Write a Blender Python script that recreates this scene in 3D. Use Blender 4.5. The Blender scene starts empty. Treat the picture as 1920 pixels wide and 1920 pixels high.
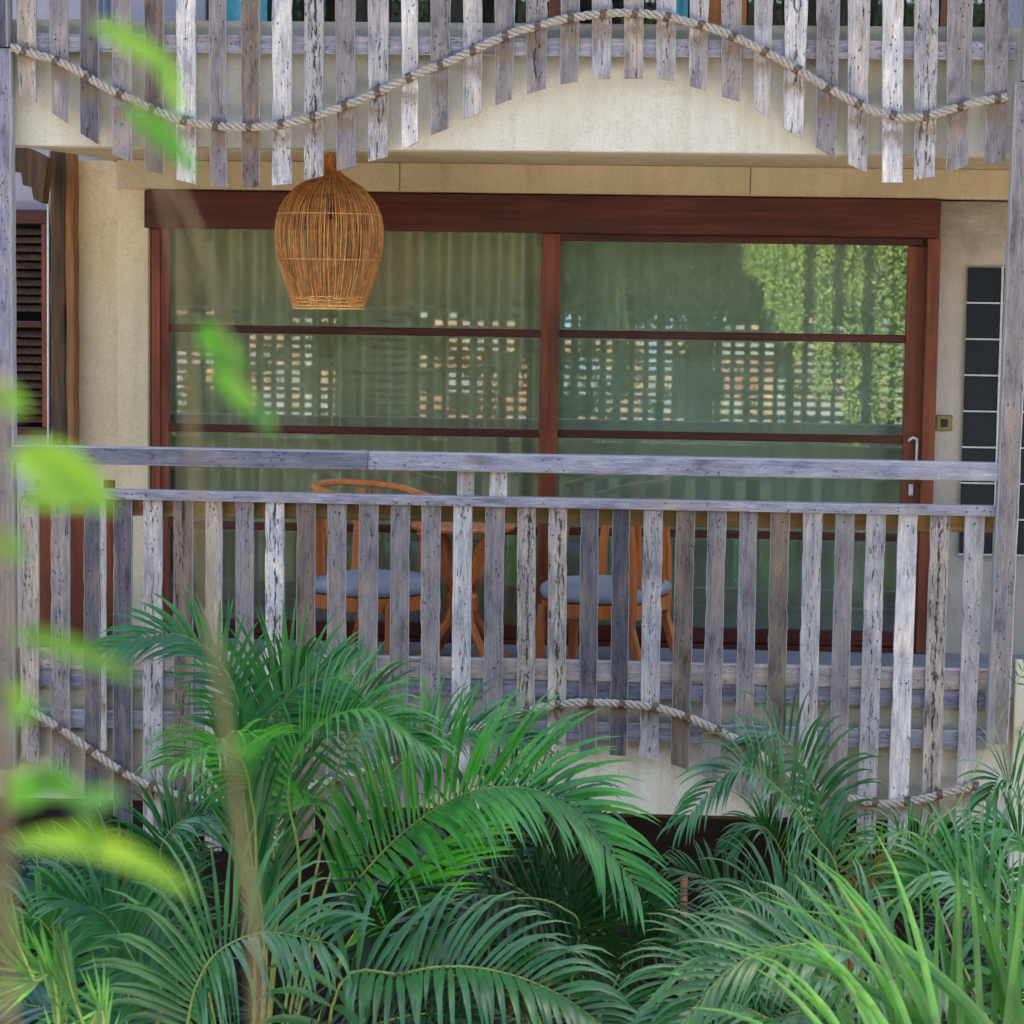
import bpy, math, random
from mathutils import Vector, Matrix, noise
R = math.radians
rnd = random.Random(7)
S = bpy.context.scene
COL = S.collection

# ---------------------------------------------------------------- camera
YAW, PITCH, ROLL, FPX = R(3.1744), R(5.4225), R(0.8140), 4540.0
CAM = Vector((0, -11.5, 2.0))
_F = Vector((-math.sin(YAW)*math.cos(PITCH), math.cos(YAW)*math.cos(PITCH), -math.sin(PITCH)))
_R0 = Vector((math.cos(YAW), math.sin(YAW), 0)); _U0 = _R0.cross(_F)
_R = _R0*math.cos(ROLL) + _U0*math.sin(ROLL); _U = _R.cross(_F)
def at(px, py, Y):                         # where the line of sight meets the plane y = Y
    d = _F*FPX + _R*(px-960) - _U*(py-960)
    return CAM + d*((Y-CAM.y)/d.y)
cd = bpy.data.cameras.new('camera'); cam = bpy.data.objects.new('camera', cd); COL.objects.link(cam)
cam.matrix_world = Matrix(((_R.x,_U.x,-_F.x,CAM.x),(_R.y,_U.y,-_F.y,CAM.y),(_R.z,_U.z,-_F.z,CAM.z),(0,0,0,1)))
cd.sensor_width = 36; cd.lens = FPX/1920*36; cd.clip_end = 500; cd.clip_start = .05
cd.dof.use_dof = True; cd.dof.focus_distance = 11.45; cd.dof.aperture_fstop = cd.lens/1000/0.0155
S.camera = cam
# ---------------------------------------------------------------- light
SUN_EL, SUN_AZ = R(66), R(18)              # high sun behind the house, a little to the right
w = bpy.data.worlds.new('World'); S.world = w; w.use_nodes = True
nt = w.node_tree; nt.nodes.clear()
sky = nt.nodes.new('ShaderNodeTexSky'); sky.sky_type = 'NISHITA'; sky.sun_disc = False
sky.sun_elevation = SUN_EL; sky.sun_rotation = SUN_AZ; sky.air_density = 1.0; sky.dust_density = 4.0
bg = nt.nodes.new('ShaderNodeBackground'); bg.inputs[1].default_value = 0.15
ow = nt.nodes.new('ShaderNodeOutputWorld')
nt.links.new(sky.outputs[0], bg.inputs[0]); nt.links.new(bg.outputs[0], ow.inputs[0])
sl = bpy.data.lights.new('sun', 'SUN'); sl.energy = 3.6; sl.angle = R(.6); sl.color = (1, .95, .87)
so = bpy.data.objects.new('sun', sl); COL.objects.link(so)
sd = Vector((math.sin(SUN_AZ)*math.cos(SUN_EL), math.cos(SUN_AZ)*math.cos(SUN_EL), math.sin(SUN_EL)))
so.rotation_euler = sd.to_track_quat('Z', 'Y').to_euler(); so.location = (0, 5, 20)
S.view_settings.view_transform = 'Standard'; S.view_settings.look = 'None'
S.view_settings.gamma = 1; S.view_settings.use_curve_mapping = False
S.view_settings.exposure = 2.22

# ---------------------------------------------------------------- helpers
def empty(name, loc, label, cat, group=None):
    o = bpy.data.objects.new(name, None); COL.objects.link(o); o.location = loc
    o['label'] = label; o['category'] = cat
    if group: o['group'] = group
    return o
def tag(o, label=None, cat=None, group=None, kind=None):
    for k, v in (('label', label), ('category', cat), ('group', group), ('kind', kind)):
        if v: o[k] = v
    return o
class MB:
    def __init__(s): s.v = []; s.f = []
    def add(s, v, f):
        n = len(s.v); s.v += [tuple(q) for q in v]; s.f += [tuple(i+n for i in q) for q in f]
    def box(s, x0, x1, y0, y1, z0, z1, b=0.0):
        if b <= 0:
            v = [(x,y,z) for z in (z0,z1) for y in (y0,y1) for x in (x0,x1)]
            s.add(v, [(0,2,3,1),(4,5,7,6),(0,1,5,4),(1,3,7,5),(3,2,6,7),(2,0,4,6)])
        else:                                # bevelled box
            v = []; f = []
            lv = [(z0, b), (z0+b, 0), (z1-b, 0), (z1, b)]
            for z, i in lv:
                for (cx, cy, dx, dy) in ((x0,y0,1,1),(x1,y0,-1,1),(x1,y1,-1,-1),(x0,y1,1,-1)):
                    a = (cx+dx*(i), cy+dy*(b+i*0)); c = (cx+dx*(b+i*0), cy+dy*(i))
                    if i: a = (cx+dx*b, cy+dy*b); c = (cx+dx*b*1.001, cy+dy*b)
                    pts = [a, c] if (dx*dy > 0) else [c, a]
                    v += [(q[0], q[1], z) for q in pts]
            for L in range(3):
                for k in range(8):
                    f.append((L*8+k, L*8+(k+1)%8, L*8+8+(k+1)%8, L*8+8+k))
            f.append(tuple(range(7, -1, -1))); f.append(tuple(range(24, 32)))
            s.add(v, f)
    def tube(s, pts, rad, n=8, caps=True):
        pts = [Vector(p) for p in pts]; m = len(pts)
        if not isinstance(rad, (list, tuple)): rad = [rad]*m
        v = []; f = []; up = None
        for i, p in enumerate(pts):
            t = (pts[min(i+1, m-1)]-pts[max(i-1, 0)]).normalized()
            if up is None: up = Vector((0,0,1)) if abs(t.z) < .9 else Vector((1,0,0))
            a = t.cross(up).normalized(); b = a.cross(t).normalized(); up = b
            for k in range(n):
                q = 2*math.pi*k/n; v.append(p + (a*math.cos(q)+b*math.sin(q))*rad[i])
        for i in range(m-1):
            for k in range(n): f.append((i*n+k, i*n+(k+1)%n, i*n+n+(k+1)%n, i*n+n+k))
        if caps: f.append(tuple(range(n-1,-1,-1))); f.append(tuple(range((m-1)*n, m*n)))
        s.add(v, f)
    def prism(s, poly, a, b, ax='y'):        # poly in the two other axes, extruded a..b
        n = len(poly); v = []
        for q in (a, b):
            for (u, w_) in poly: v.append((u, q, w_) if ax == 'y' else ((u, w_, q) if ax == 'z' else (q, u, w_)))
        f = [tuple(range(n)), tuple(range(2*n-1, n-1, -1))] + [(i, i+n, (i+1)%n+n, (i+1)%n) for i in range(n)]
        s.add(v, f)
    def lathe(s, prof, c, n=24, caps=False):
        v = []; f = []
        for r_, z in prof:
            for k in range(n): a = 2*math.pi*k/n; v.append((c[0]+r_*math.cos(a), c[1]+r_*math.sin(a), c[2]+z))
        for i in range(len(prof)-1):
            for k in range(n): f.append((i*n+k, i*n+(k+1)%n, i*n+n+(k+1)%n, i*n+n+k))
        if caps: f.append(tuple(range(n-1,-1,-1))); f.append(tuple(range((len(prof)-1)*n, len(prof)*n)))
        s.add(v, f)
    def build(s, name, mat, parent=None, smooth=False, recalc=False, origin=True, local=False, org=None):
        me = bpy.data.meshes.new(name)
        if origin and s.v and not local:
            n = len(s.v); c = Vector((sum(q[0] for q in s.v)/n, sum(q[1] for q in s.v)/n, sum(q[2] for q in s.v)/n))
            if parent is None: c.z = min(q[2] for q in s.v)
            if org is not None: c = Vector(org)
        else: c = Vector((0,0,0))
        me.from_pydata([(q[0]-c.x, q[1]-c.y, q[2]-c.z) for q in s.v], [], s.f); me.update()
        if recalc:
            import bmesh
            bm = bmesh.new(); bm.from_mesh(me); bmesh.ops.recalc_face_normals(bm, faces=bm.faces); bm.to_mesh(me); bm.free()
        if smooth:
            for p in me.polygons: p.use_smooth = True
        me.materials.append(mat)
        o = bpy.data.objects.new(name, me); COL.objects.link(o); o.location = c
        if local: o.parent = parent; o.location = (0,0,0); return o
        if parent is not None:
            o.parent = parent; o.location = c - parent.location if parent.parent is None else c - parent.parent.location - parent.location
        return o
def box(name, mat, parent, *a, b=0.0, color=None):
    m = MB(); m.box(*a, b=b); o = m.build(name, mat, parent, recalc=True)
    if color: o.color = color
    return o
def smooth_path(pts, n):
    pts = [Vector(p) for p in pts]; P = [pts[0]*2-pts[1]] + pts + [pts[-1]*2-pts[-2]]
    out = []; segs = len(pts)-1
    for i in range(n):
        u = i/(n-1)*segs; k = min(int(u), segs-1); t = u-k
        a, b, c, d = P[k:k+4]
        out.append(.5*((2*b)+(c-a)*t+(2*a-5*b+4*c-d)*t*t+(3*b-a-3*c+d)*t**3))
    return out
def resample(pts, step):
    out = [pts[0].copy()]; acc = 0
    for a, b in zip(pts, pts[1:]):
        L = (b-a).length; 
        while acc+L >= step:
            t = (step-acc)/L; a = a+(b-a)*t; out.append(a.copy()); L = (b-a).length; acc = 0
            if L < 1e-9: break
        acc += L
    return out

# ---------------------------------------------------------------- materials
class G:
    def __init__(s, name):
        s.m = bpy.data.materials.new(name); s.m.use_nodes = True; s.t = s.m.node_tree; s.t.nodes.clear()
        s.out = s.n('ShaderNodeOutputMaterial')
    def n(s, ty, **k):
        q = s.t.nodes.new(ty)
        for a, b in k.items(): setattr(q, a, b)
        return q
    def L(s, a, b): s.t.links.new(a, b)
    def mth(s, op, a, b=None, clamp=False):
        q = s.n('ShaderNodeMath', operation=op); q.use_clamp = clamp
        for i, x in enumerate((a, b)):
            if x is None: continue
            if isinstance(x, (int, float)): q.inputs[i].default_value = x
            else: s.L(x, q.inputs[i])
        return q.outputs[0]
    def mix(s, fac, a, b, bt='MIX'):
        q = s.n('ShaderNodeMix', data_type='RGBA', blend_type=bt)
        for i, x in ((0, fac), (6, a), (7, b)):
            if isinstance(x, (int, float)): q.inputs[i].default_value = x
            elif isinstance(x, tuple): q.inputs[i].default_value = x if len(x) == 4 else x+(1,)
            else: s.L(x, q.inputs[i])
        return q.outputs[2]
    def ramp(s, fac, stops, interp='LINEAR'):
        q = s.n('ShaderNodeValToRGB'); q.color_ramp.interpolation = interp
        e = q.color_ramp.elements
        while len(e) < len(stops): e.new(.5)
        for i, (p, c) in enumerate(stops):
            e[i].position = p; e[i].color = c if len(c) == 4 else tuple(c)+(1,)
        s.L(fac, q.inputs[0]); return q.outputs[0]
    def coords(s, scale=(1,1,1), rand=True, kind='Object'):
        tc = s.n('ShaderNodeTexCoord'); v = tc.outputs[kind]
        if rand:
            oi = s.n('ShaderNodeObjectInfo'); mu = s.mth('MULTIPLY', oi.outputs['Random'], 37.0)
            cb = s.n('ShaderNodeCombineXYZ'); s.L(mu, cb.inputs[0]); s.L(mu, cb.inputs[1]); s.L(mu, cb.inputs[2])
            ad = s.n('ShaderNodeVectorMath', operation='ADD'); s.L(v, ad.inputs[0]); s.L(cb.outputs[0], ad.inputs[1]); v = ad.outputs[0]
        mp = s.n('ShaderNodeMapping'); mp.inputs['Scale'].default_value = scale; s.L(v, mp.inputs[0]); return mp.outputs[0]
    def noise(s, vec, scale=1, detail=5, rough=.55, dist=0.0):
        q = s.n('ShaderNodeTexNoise'); s.L(vec, q.inputs['Vector']); q.inputs['Scale'].default_value = scale
        q.inputs['Detail'].default_value = detail; q.inputs['Roughness'].default_value = rough; q.inputs['Distortion'].default_value = dist
        return q.outputs['Fac']
    def bsdf(s, col, rough=.8, bump=None, strength=.3, dist=.01, spec=.3, metal=0, coat=0):
        p = s.n('ShaderNodeBsdfPrincipled')
        if isinstance(col, tuple): p.inputs['Base Color'].default_value = col+(1,) if len(col) == 3 else col
        else: s.L(col, p.inputs['Base Color'])
        if isinstance(rough, (int, float)): p.inputs['Roughness'].default_value = rough
        else: s.L(rough, p.inputs['Roughness'])
        p.inputs['Specular IOR Level'].default_value = spec; p.inputs['Metallic'].default_value = metal
        p.inputs['Coat Weight'].default_value = coat; p.inputs['Coat Roughness'].default_value = .2
        if bump is not None:
            b = s.n('ShaderNodeBump'); b.inputs['Strength'].default_value = strength; b.inputs['Distance'].default_value = dist
            s.L(bump, b.inputs['Height']); s.L(b.outputs[0], p.inputs['Normal'])
        s.L(p.outputs[0], s.out.inputs[0]); return p

def weathered(name, axis, slat=False):
    g = G(name)
    def sc(a, l): return (l, a, a) if axis == 'x' else (a, a, l)
    fine = g.noise(g.coords(sc(170, 9)), 1, 8, .72, .5)
    mid = g.noise(g.coords(sc(40, 3.0)), 1, 6, .68, .9)
    speck = g.noise(g.coords((210, 210, 120)), 1, 5, .75)
    blot = g.noise(g.coords(sc(11, 4.5)), 1, 6, .66)
    oi = g.n('ShaderNodeObjectInfo')
    rough_ = g.mth('SUBTRACT', 1.0, oi.outputs['Alpha'])
    grain = g.mth('ADD', g.mth('ADD', g.mth('MULTIPLY', fine, .42), g.mth('MULTIPLY', mid, .33)), g.mth('MULTIPLY', speck, .25))
    tone = g.ramp(grain, [(.38, (.38,.37,.37)), (.46, (.76,.75,.75)), (.54, (1.03,1.01,1.0)), (.64, (1.55,1.52,1.47))])
    col = g.mix(1.0, oi.outputs['Color'], tone, 'MULTIPLY')
    bl = g.ramp(blot, [(.33, (.52,.50,.53)), (.47, (.92,.92,.94)), (.56, (1.05,1.03,1.0)), (.68, (1.38,1.26,1.08))])
    col = g.mix(1.0, col, bl, 'MULTIPLY')
    warm = g.ramp(g.noise(g.coords(sc(16, 2.2)), 1, 4, .6), [(.54, (0,0,0)), (.68, (1,1,1))])
    col = g.mix(g.mth('MULTIPLY', warm, .42), col, (.34,.24,.15))
    cr = g.noise(g.coords(sc(70, 11)), 1, 7, .7, .8)
    th2 = g.mth('SUBTRACT', .635, g.mth('MULTIPLY', rough_, .10))
    crk = g.mth('MULTIPLY', g.mth('SUBTRACT', cr, th2), 16.0, True)
    vo = g.n('ShaderNodeTexVoronoi'); g.L(g.coords(sc(60, 26)), vo.inputs['Vector']); vo.inputs['Scale'].default_value = 1
    hol = g.mth('MULTIPLY', g.mth('SUBTRACT', .2, vo.outputs['Distance']), 12.0, True)
    hm = g.mth('GREATER_THAN', g.noise(g.coords(sc(12, 4)), 1, 2), .55)
    dark = g.mth('MAXIMUM', crk, g.mth('MULTIPLY', hol, hm))
    tc = g.n('ShaderNodeTexCoord'); sx = g.n('ShaderNodeSeparateXYZ'); g.L(tc.outputs['Object'], sx.inputs[0])
    if slat:
        # open heart split down the middle of the coarser boards
        wob = g.mth('MULTIPLY', g.mth('SUBTRACT', g.noise(g.coords((.1,.1,4)), 1, 4, .7), .5), .05)
        off = g.mth('ABSOLUTE', g.mth('ADD', sx.outputs[0], wob))
        wid = g.mth('MULTIPLY', g.mth('SUBTRACT', g.noise(g.coords((60,60,14)), 1, 6, .75), g.mth('SUBTRACT', .66, g.mth('MULTIPLY', rough_, .26))), .075)
        split = g.mth('MULTIPLY', g.mth('SUBTRACT', wid, off), 420.0, True)
        halo = g.mth('MULTIPLY', g.mth('SUBTRACT', g.mth('ADD', wid, .006), off), 110.0, True)
        col = g.mix(g.mth('MULTIPLY', halo, .6), col, (.13,.095,.07))
        dark = g.mth('MAXIMUM', dark, split)
        # ochre stain where the rope rubs and drips (the board's own origin sits at the rope)
        nz = g.mth('MULTIPLY', g.mth('SUBTRACT', g.noise(g.coords((60,60,16)), 1, 4), .5), .12)
        d1 = g.mth('ADD', sx.outputs[2], nz)
        st = g.mth('MULTIPLY', g.mth('MULTIPLY', g.mth('MULTIPLY', g.mth('ADD', d1, .10), 14.0, True), g.mth('MULTIPLY', g.mth('SUBTRACT', .02, d1), 30.0, True)), .75)
        col = g.mix(st, col, (.21,.135,.075))
    col = g.mix(g.mth('MULTIPLY', dark, .85), col, (.030,.024,.021))
    h = g.mth('SUBTRACT', g.mth('MULTIPLY', grain, .9), g.mth('MULTIPLY', dark, .8))
    ge = g.n('ShaderNodeNewGeometry'); sn = g.n('ShaderNodeSeparateXYZ'); g.L(ge.outputs['True Normal'], sn.inputs[0])
    edge = g.mth('GREATER_THAN', g.mth('ABSOLUTE', sn.outputs[0 if axis == 'z' else 2]), .45)
    pale = g.mix(1.0, g.mix(.5, oi.outputs['Color'], (.5,.47,.46)), tone, 'MULTIPLY')
    col = g.mix(g.mth('MULTIPLY', edge, .8), col, g.mix(.35, pale, (.62,.58,.56)))  # paler sawn side and top faces, with edge light put into the colour
    g.bsdf(col, .88, h, .9, .006, .15)
    return g.m
M = {}
M['slat'] = weathered('weathered_grey_slat', 'z', True)
M['wood_v'] = weathered('weathered_grey_wood_vertical', 'z')
M['wood_h'] = weathered('weathered_grey_wood_horizontal', 'x')

def stucco(name, base, stain, grime=.35, drip=None, mould_shade=None):
    g = G(name)
    a = g.noise(g.coords((1.1,1.1,1.3), False), 1, 6, .6, .3); b = g.noise(g.coords((5,5,1.3), False), 1, 6, .6, .6)
    f = g.noise(g.coords((90,90,90), False), 1, 3)
    col = g.mix(g.ramp(a, [(.38, (0,0,0)), (.66, (1,1,1))]), base, stain)
    col = g.mix(g.mth('MULTIPLY', g.ramp(b, [(.5, (0,0,0)), (.78, (1,1,1))]), grime), col, tuple(c*.45 for c in stain))
    if drip:
        d = g.ramp(g.noise(g.coords((11,11,1.1), False), 1, 5, .65, .3), [(.50, (0,0,0)), (.72, (1,1,1))])
        col = g.mix(g.mth('MULTIPLY', d, .32), col, drip)
        hl = g.mth('LESS_THAN', g.mth('ABSOLUTE', g.mth('SUBTRACT', g.noise(g.coords((2.2,2.2,2.2), False), 1, 8, .7), .5)), .0022)
        col = g.mix(g.mth('MULTIPLY', hl, .5), col, tuple(c*.4 for c in stain))
    if mould_shade is not None:                    # mouldy stain, plus shade under the ceiling painted into the colour
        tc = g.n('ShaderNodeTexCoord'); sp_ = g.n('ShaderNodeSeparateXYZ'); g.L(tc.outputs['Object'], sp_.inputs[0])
        q = g.mth('ADD', g.mth('MULTIPLY', g.mth('SUBTRACT', sp_.outputs[2], mould_shade), 2.4), g.mth('MULTIPLY', g.mth('SUBTRACT', g.noise(g.coords((3,3,9), False), 1, 7, .7), .5), 2.2), True)
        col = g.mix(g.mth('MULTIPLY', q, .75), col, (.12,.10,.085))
    col = g.mix(1.0, col, g.ramp(f, [(.3, (.9,.9,.9)), (.7, (1.06,1.06,1.06))]), 'MULTIPLY')
    g.bsdf(col, .9, g.mth('ADD', f, g.mth('MULTIPLY', b, 2)), .25, .004, .2)
    return g.m
M['stucco'] = stucco('cream_plaster', (.70,.66,.57), (.62,.54,.36), .22)
M['stucco_b'] = stucco('shaded_yellow_plaster', (.64,.52,.34), (.54,.43,.27), .3, (.40,.28,.14))  # header and ceiling copy of the plaster, shade put into the darker colour
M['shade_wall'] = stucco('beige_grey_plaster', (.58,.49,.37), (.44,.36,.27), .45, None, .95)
M['fascia'] = stucco('stained_cream_plaster', (.74,.68,.56), (.66,.58,.42), .25, (.44,.32,.17))
M['left_wall'] = stucco('lit_yellow_plaster', (.82,.66,.42), (.72,.56,.33), .2, (.50,.36,.18))  # lit copy of the header plaster, light put into the colour
M['lilac'] = stucco('pale_lilac_plaster', (.50,.46,.50), (.42,.38,.42), .2)
M['concrete'] = stucco('grey_concrete', (.26,.26,.29), (.19,.19,.21), .4)

def stained_wood(name, c0, c1, axis, rough=.38, coat=.25):
    g = G(name); a, l = 30, 1.6
    s_ = (l,a,a) if axis == 'x' else (a,a,l)
    n_ = g.noise(g.coords(s_), 1, 6, .6, .8); b = g.noise(g.coords((2,2,2)), 1, 3)
    col = g.mix(g.ramp(n_, [(.35, (0,0,0)), (.65, (1,1,1))]), c0, c1)
    col = g.mix(1.0, col, g.ramp(b, [(.3, (.7,.7,.7)), (.7, (1.2,1.2,1.2))]), 'MULTIPLY')
    g.bsdf(col, rough, n_, .15, .002, .4, coat=coat); return g.m
M['red_v'] = stained_wood('red_brown_timber_vertical', (.15,.036,.015), (.29,.072,.026), 'z')
M['red_h'] = stained_wood('red_brown_timber_horizontal', (.06,.014,.008), (.13,.029,.014), 'x')
M['teak'] = stained_wood('orange_teak', (.55,.15,.035), (.75,.24,.055), 'z', .35)
M['gold'] = stained_wood('golden_raw_timber', (.34,.19,.06), (.5,.31,.12), 'x', .7, 0)
M['brown_v'] = stained_wood('dark_brown_rough_timber', (.05,.032,.022), (.17,.09,.045), 'z', .8, 0)
M['orange_v'] = stained_wood('orange_rough_timber', (.22,.10,.04), (.42,.20,.07), 'z', .8, 0)

def plain(name, col, rough=.6, spec=.4, metal=0, n_=40, amt=.15):
    g = G(name); f = g.noise(g.coords((n_,n_,n_)), 1, 4)
    c = g.mix(1.0, col, g.ramp(f, [(.3, (1-amt,)*3), (.7, (1+amt,)*3)]), 'MULTIPLY')
    g.bsdf(c, rough, f, .1, .002, spec, metal); return g.m
M['rope'] = plain('sisal_rope', (.44,.37,.30), .95, .1, 0, 220, .6)
M['lash'] = plain('dark_cord', (.16,.11,.075), .9, .1)
M['nail'] = plain('rusty_iron', (.06,.04,.04), .6)
M['rattan'] = plain('rattan_strand', (.44,.17,.04), .5, .4, 0, 30, .45)
M['rattan_lt'] = plain('pale_rattan', (.66,.34,.10), .5, .4, 0, 60, .35)
M['cushion'] = plain('grey_blue_fabric', (.36,.38,.44), .95, .1, 0, 300, .1)
M['white'] = plain('white_enamel', (.75,.74,.70), .4)
M['brass'] = plain('brass_plate', (.32,.24,.10), .35, .5, .7)
M['black'] = plain('black_plastic', (.02,.02,.02), .4)
M['dark'] = plain('unlit_room_black', (.012,.011,.010), .9, .1)  # near-black colour stands in for the shade of unlit rooms
M['under'] = stucco('undercroft_painted_shade', (.035,.022,.018), (.02,.013,.012), .3)  # undercroft shade put into a near-black wall colour
M['bounce_paving'] = stucco('pale_bounce_reflector', (.54,.50,.45), (.44,.41,.36), .2)
M['soil'] = stucco('dark_soil', (.035,.024,.016), (.02,.015,.010), .5)
M['slate'] = plain('dark_ribbed_glass', (.022,.024,.03), .18, .6, 0, 60, .3)
M['grout'] = plain('pale_grout', (.62,.6,.5), .8)
M['teal'] = plain('teal_fabric', (.16,.5,.55), .8)
M['orangef'] = plain('orange_fabric', (.6,.2,.06), .8)

def curtain_mat(name, c0, c1):
    g = G(name); f = g.noise(g.coords((300,300,60), False), 1, 3); b = g.noise(g.coords((3,3,.5), False), 1, 4)
    c = g.mix(g.ramp(b, [(.35, (0,0,0)), (.65, (1,1,1))]), c0, c1)
    c = g.mix(1.0, c, g.ramp(f, [(.3, (.9,)*3), (.7, (1.07,)*3)]), 'MULTIPLY')
    g.bsdf(c, .95, f, .1, .001, .1); return g.m
M['curtain'] = curtain_mat('olive_beige_curtain', (.88,.81,.60), (.76,.69,.50))
M['sheer'] = curtain_mat('pale_green_curtain', (.66,.70,.56), (.54,.59,.46))
def glass_mat(name, tint, refl):
    g = G(name)
    t = g.n('ShaderNodeBsdfTransparent'); t.inputs[0].default_value = tint+(1,)
    gl = g.n('ShaderNodeBsdfGlossy'); gl.inputs['Roughness'].default_value = .012; gl.inputs[0].default_value = (.93,1,.95,1)
    fr = g.n('ShaderNodeFresnel'); fr.inputs[0].default_value = 1.5
    fac = g.mth('ADD', fr.outputs[0], refl, True)
    mx = g.n('ShaderNodeMixShader'); g.L(fac, mx.inputs[0]); g.L(t.outputs[0], mx.inputs[1]); g.L(gl.outputs[0], mx.inputs[2])
    g.L(mx.outputs[0], g.out.inputs[0]); return g.m
M['glass'] = glass_mat('tinted_window_glass', (.96,.98,.93), .10)

def leaf_mat(name, base, trans, rough=.42, tr=.35, spec=.45):
    g = G(name); oi = g.n('ShaderNodeObjectInfo')
    f = g.noise(g.coords((6,6,6)), 1, 4)
    v = g.ramp(f, [(.3, (.5,.58,.7)), (.5, (1,1,1)), (.66, (1.35,1.25,1.05)), (.78, (2.6,1.5,1.0))])
    c = g.mix(1.0, g.mix(1.0, base, v, 'MULTIPLY'), oi.outputs['Color'], 'MULTIPLY')
    c2 = g.mix(1.0, g.mix(1.0, trans, v, 'MULTIPLY'), oi.outputs['Color'], 'MULTIPLY')
    p = g.n('ShaderNodeBsdfPrincipled'); g.L(c, p.inputs['Base Color']); p.inputs['Roughness'].default_value = rough
    p.inputs['Specular IOR Level'].default_value = spec
    t = g.n('ShaderNodeBsdfTranslucent'); g.L(c2, t.inputs[0])
    mx = g.n('ShaderNodeMixShader'); mx.inputs[0].default_value = tr
    g.L(p.outputs[0], mx.inputs[1]); g.L(t.outputs[0], mx.inputs[2]); g.L(mx.outputs[0], g.out.inputs[0]); return g.m
M['palm'] = leaf_mat('palm_leaflet', (.034,.108,.036), (.055,.22,.025), .34, .28, .5)
M['palm_stalk'] = plain('palm_stalk', (.20,.26,.06), .5, .4, 0, 30, .2)
M['cane'] = plain('palm_cane', (.30,.11,.045), .6, .3, 0, 25, .35)
M['lime'] = leaf_mat('lime_leaf', (.13,.25,.035), (.26,.45,.03), .55, .45)
M['stem'] = plain('pale_stem', (.25,.19,.095), .7, .3, 0, 20, .35)
M['hedge'] = leaf_mat('dark_hedge_leaf', (.022,.036,.014), (.02,.035,.01), .8, .15, .1)
M['vine'] = leaf_mat('sunlit_vine_leaf', (.32,.44,.13), (.4,.55,.1), .5, .4)

# ================================================================ SETTING
def structure(o, label=None): o['kind'] = 'structure'; return o
structure(box('ground', M['soil'], None, -40, 40, -40, 30, -3.3, -3.0))

g_ = box('bounce_ground', M['bounce_paving'], None, -14, 12, -12.85, -4.9, -2.998, -2.90); structure(g_)  # unseen pale slab, added to bounce warm sunlight onto the facade
# ---- the house
house = empty('house', (0, 3, -3), 'cream plastered house with two timber balconies', 'house')
FL = .05
# upper slab: fascia front, soffit with an oblique end on the left
m = MB(); m.box(-3.3, 2.6, .10, .30, 2.62, 3.22, b=.006); m.build('fascia', M['fascia'], house, recalc=True)
m = MB(); m.prism([(-3.06,.30), (2.6,.30), (2.6,1.9), (-2.86,1.9), (-2.9,1.6)], 2.625, 3.20, 'z'); m.build('ceiling', M['stucco_b'], house, recalc=True)
m = MB(); m.box(-2.86, 2.6, 1.42, 1.60, 2.467, 2.624, b=.004); m.build('header_wall', M['stucco_b'], house, recalc=True)
xs = at(222, 500, 1.5).x
m = MB(); m.box(-3.104, xs, 1.50, 1.8, -.0, 2.62, b=.004); m.build('wall', M['left_wall'], house, recalc=True)
m = MB(); m.box(xs+.0005, -2.69, 1.46, 1.8, 0, 2.62, b=.01); m.build('pilaster', M['left_wall'], house, recalc=True)
m = MB(); m.box(1.518, 3.0, 1.50, 1.8, 0, 2.46, b=.004); m.build('wall', M['shade_wall'], house, recalc=True)
m = MB(); m.box(-3.3, 2.6, .10, 1.9, -.56, FL, b=.006); m.build('floor_slab', M['concrete'], house, recalc=True)
m = MB(); m.box(-3.3, 2.6, .085, .0995, -.56, .04); m.build('fascia', M['fascia'], house, recalc=True)
m = MB(); m.box(1.77, 2.9, .02, .084, -3.0, .24, b=.006); m.build('side_wall', M['stucco'], house, recalc=True)
m = MB(); m.box(1.80, 2.9, -.02, .019, -.12, -.09, b=.004); m.build('ledge', M['stucco'], house, recalc=True)
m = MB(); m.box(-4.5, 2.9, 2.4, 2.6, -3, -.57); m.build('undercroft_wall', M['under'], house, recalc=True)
m = MB(); m.box(-4.5, 2.6, .12, .24, -.585, -.5635, b=.003); m.build('undercroft_beam', M['brown_v'], house, recalc=True)
m = MB(); m.box(-4.4, -3.2, 2.3, 2.39, -.5, 3.4); m.build('rear_wall', M['lilac'], house, recalc=True)
m = MB(); m.box(-3.2, -2.9, 1.81, 2.39, -.5, 3.4); m.build('return_wall', M['lilac'], house, recalc=True)
m = MB(); m.box(-3.0, 2.9, 2.02, 2.1, 0, 6.2); m.build('room_backing', M['dark'], house, recalc=True)
# plaster seams
for px in (750, 1408):
    a = at(px, 300, 1.42)
    box('seam', M['brown_v'], house, a.x-.002, a.x+.002, 1.416, 1.4195, 2.475, 2.62)
# storey above (mostly outside the frame)
m = MB(); m.box(-6.3, -2.4, 1.5, 1.7, 3.21, 6.2); m.build('upper_wall', M['lilac'], house, recalc=True)
m = MB(); m.box(1.75, 3.0, 1.5, 1.7, 3.21, 6.2); m.build('upper_wall', M['lilac'], house, recalc=True)
m = MB(); m.box(-4.2, 5.6, -1.25, 4.5, 6.0, 6.2); m.build('shade_roof', M['brown_v'], house, recalc=True)  # unseen roof, added and stretched forward to keep sun off the palms

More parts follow.
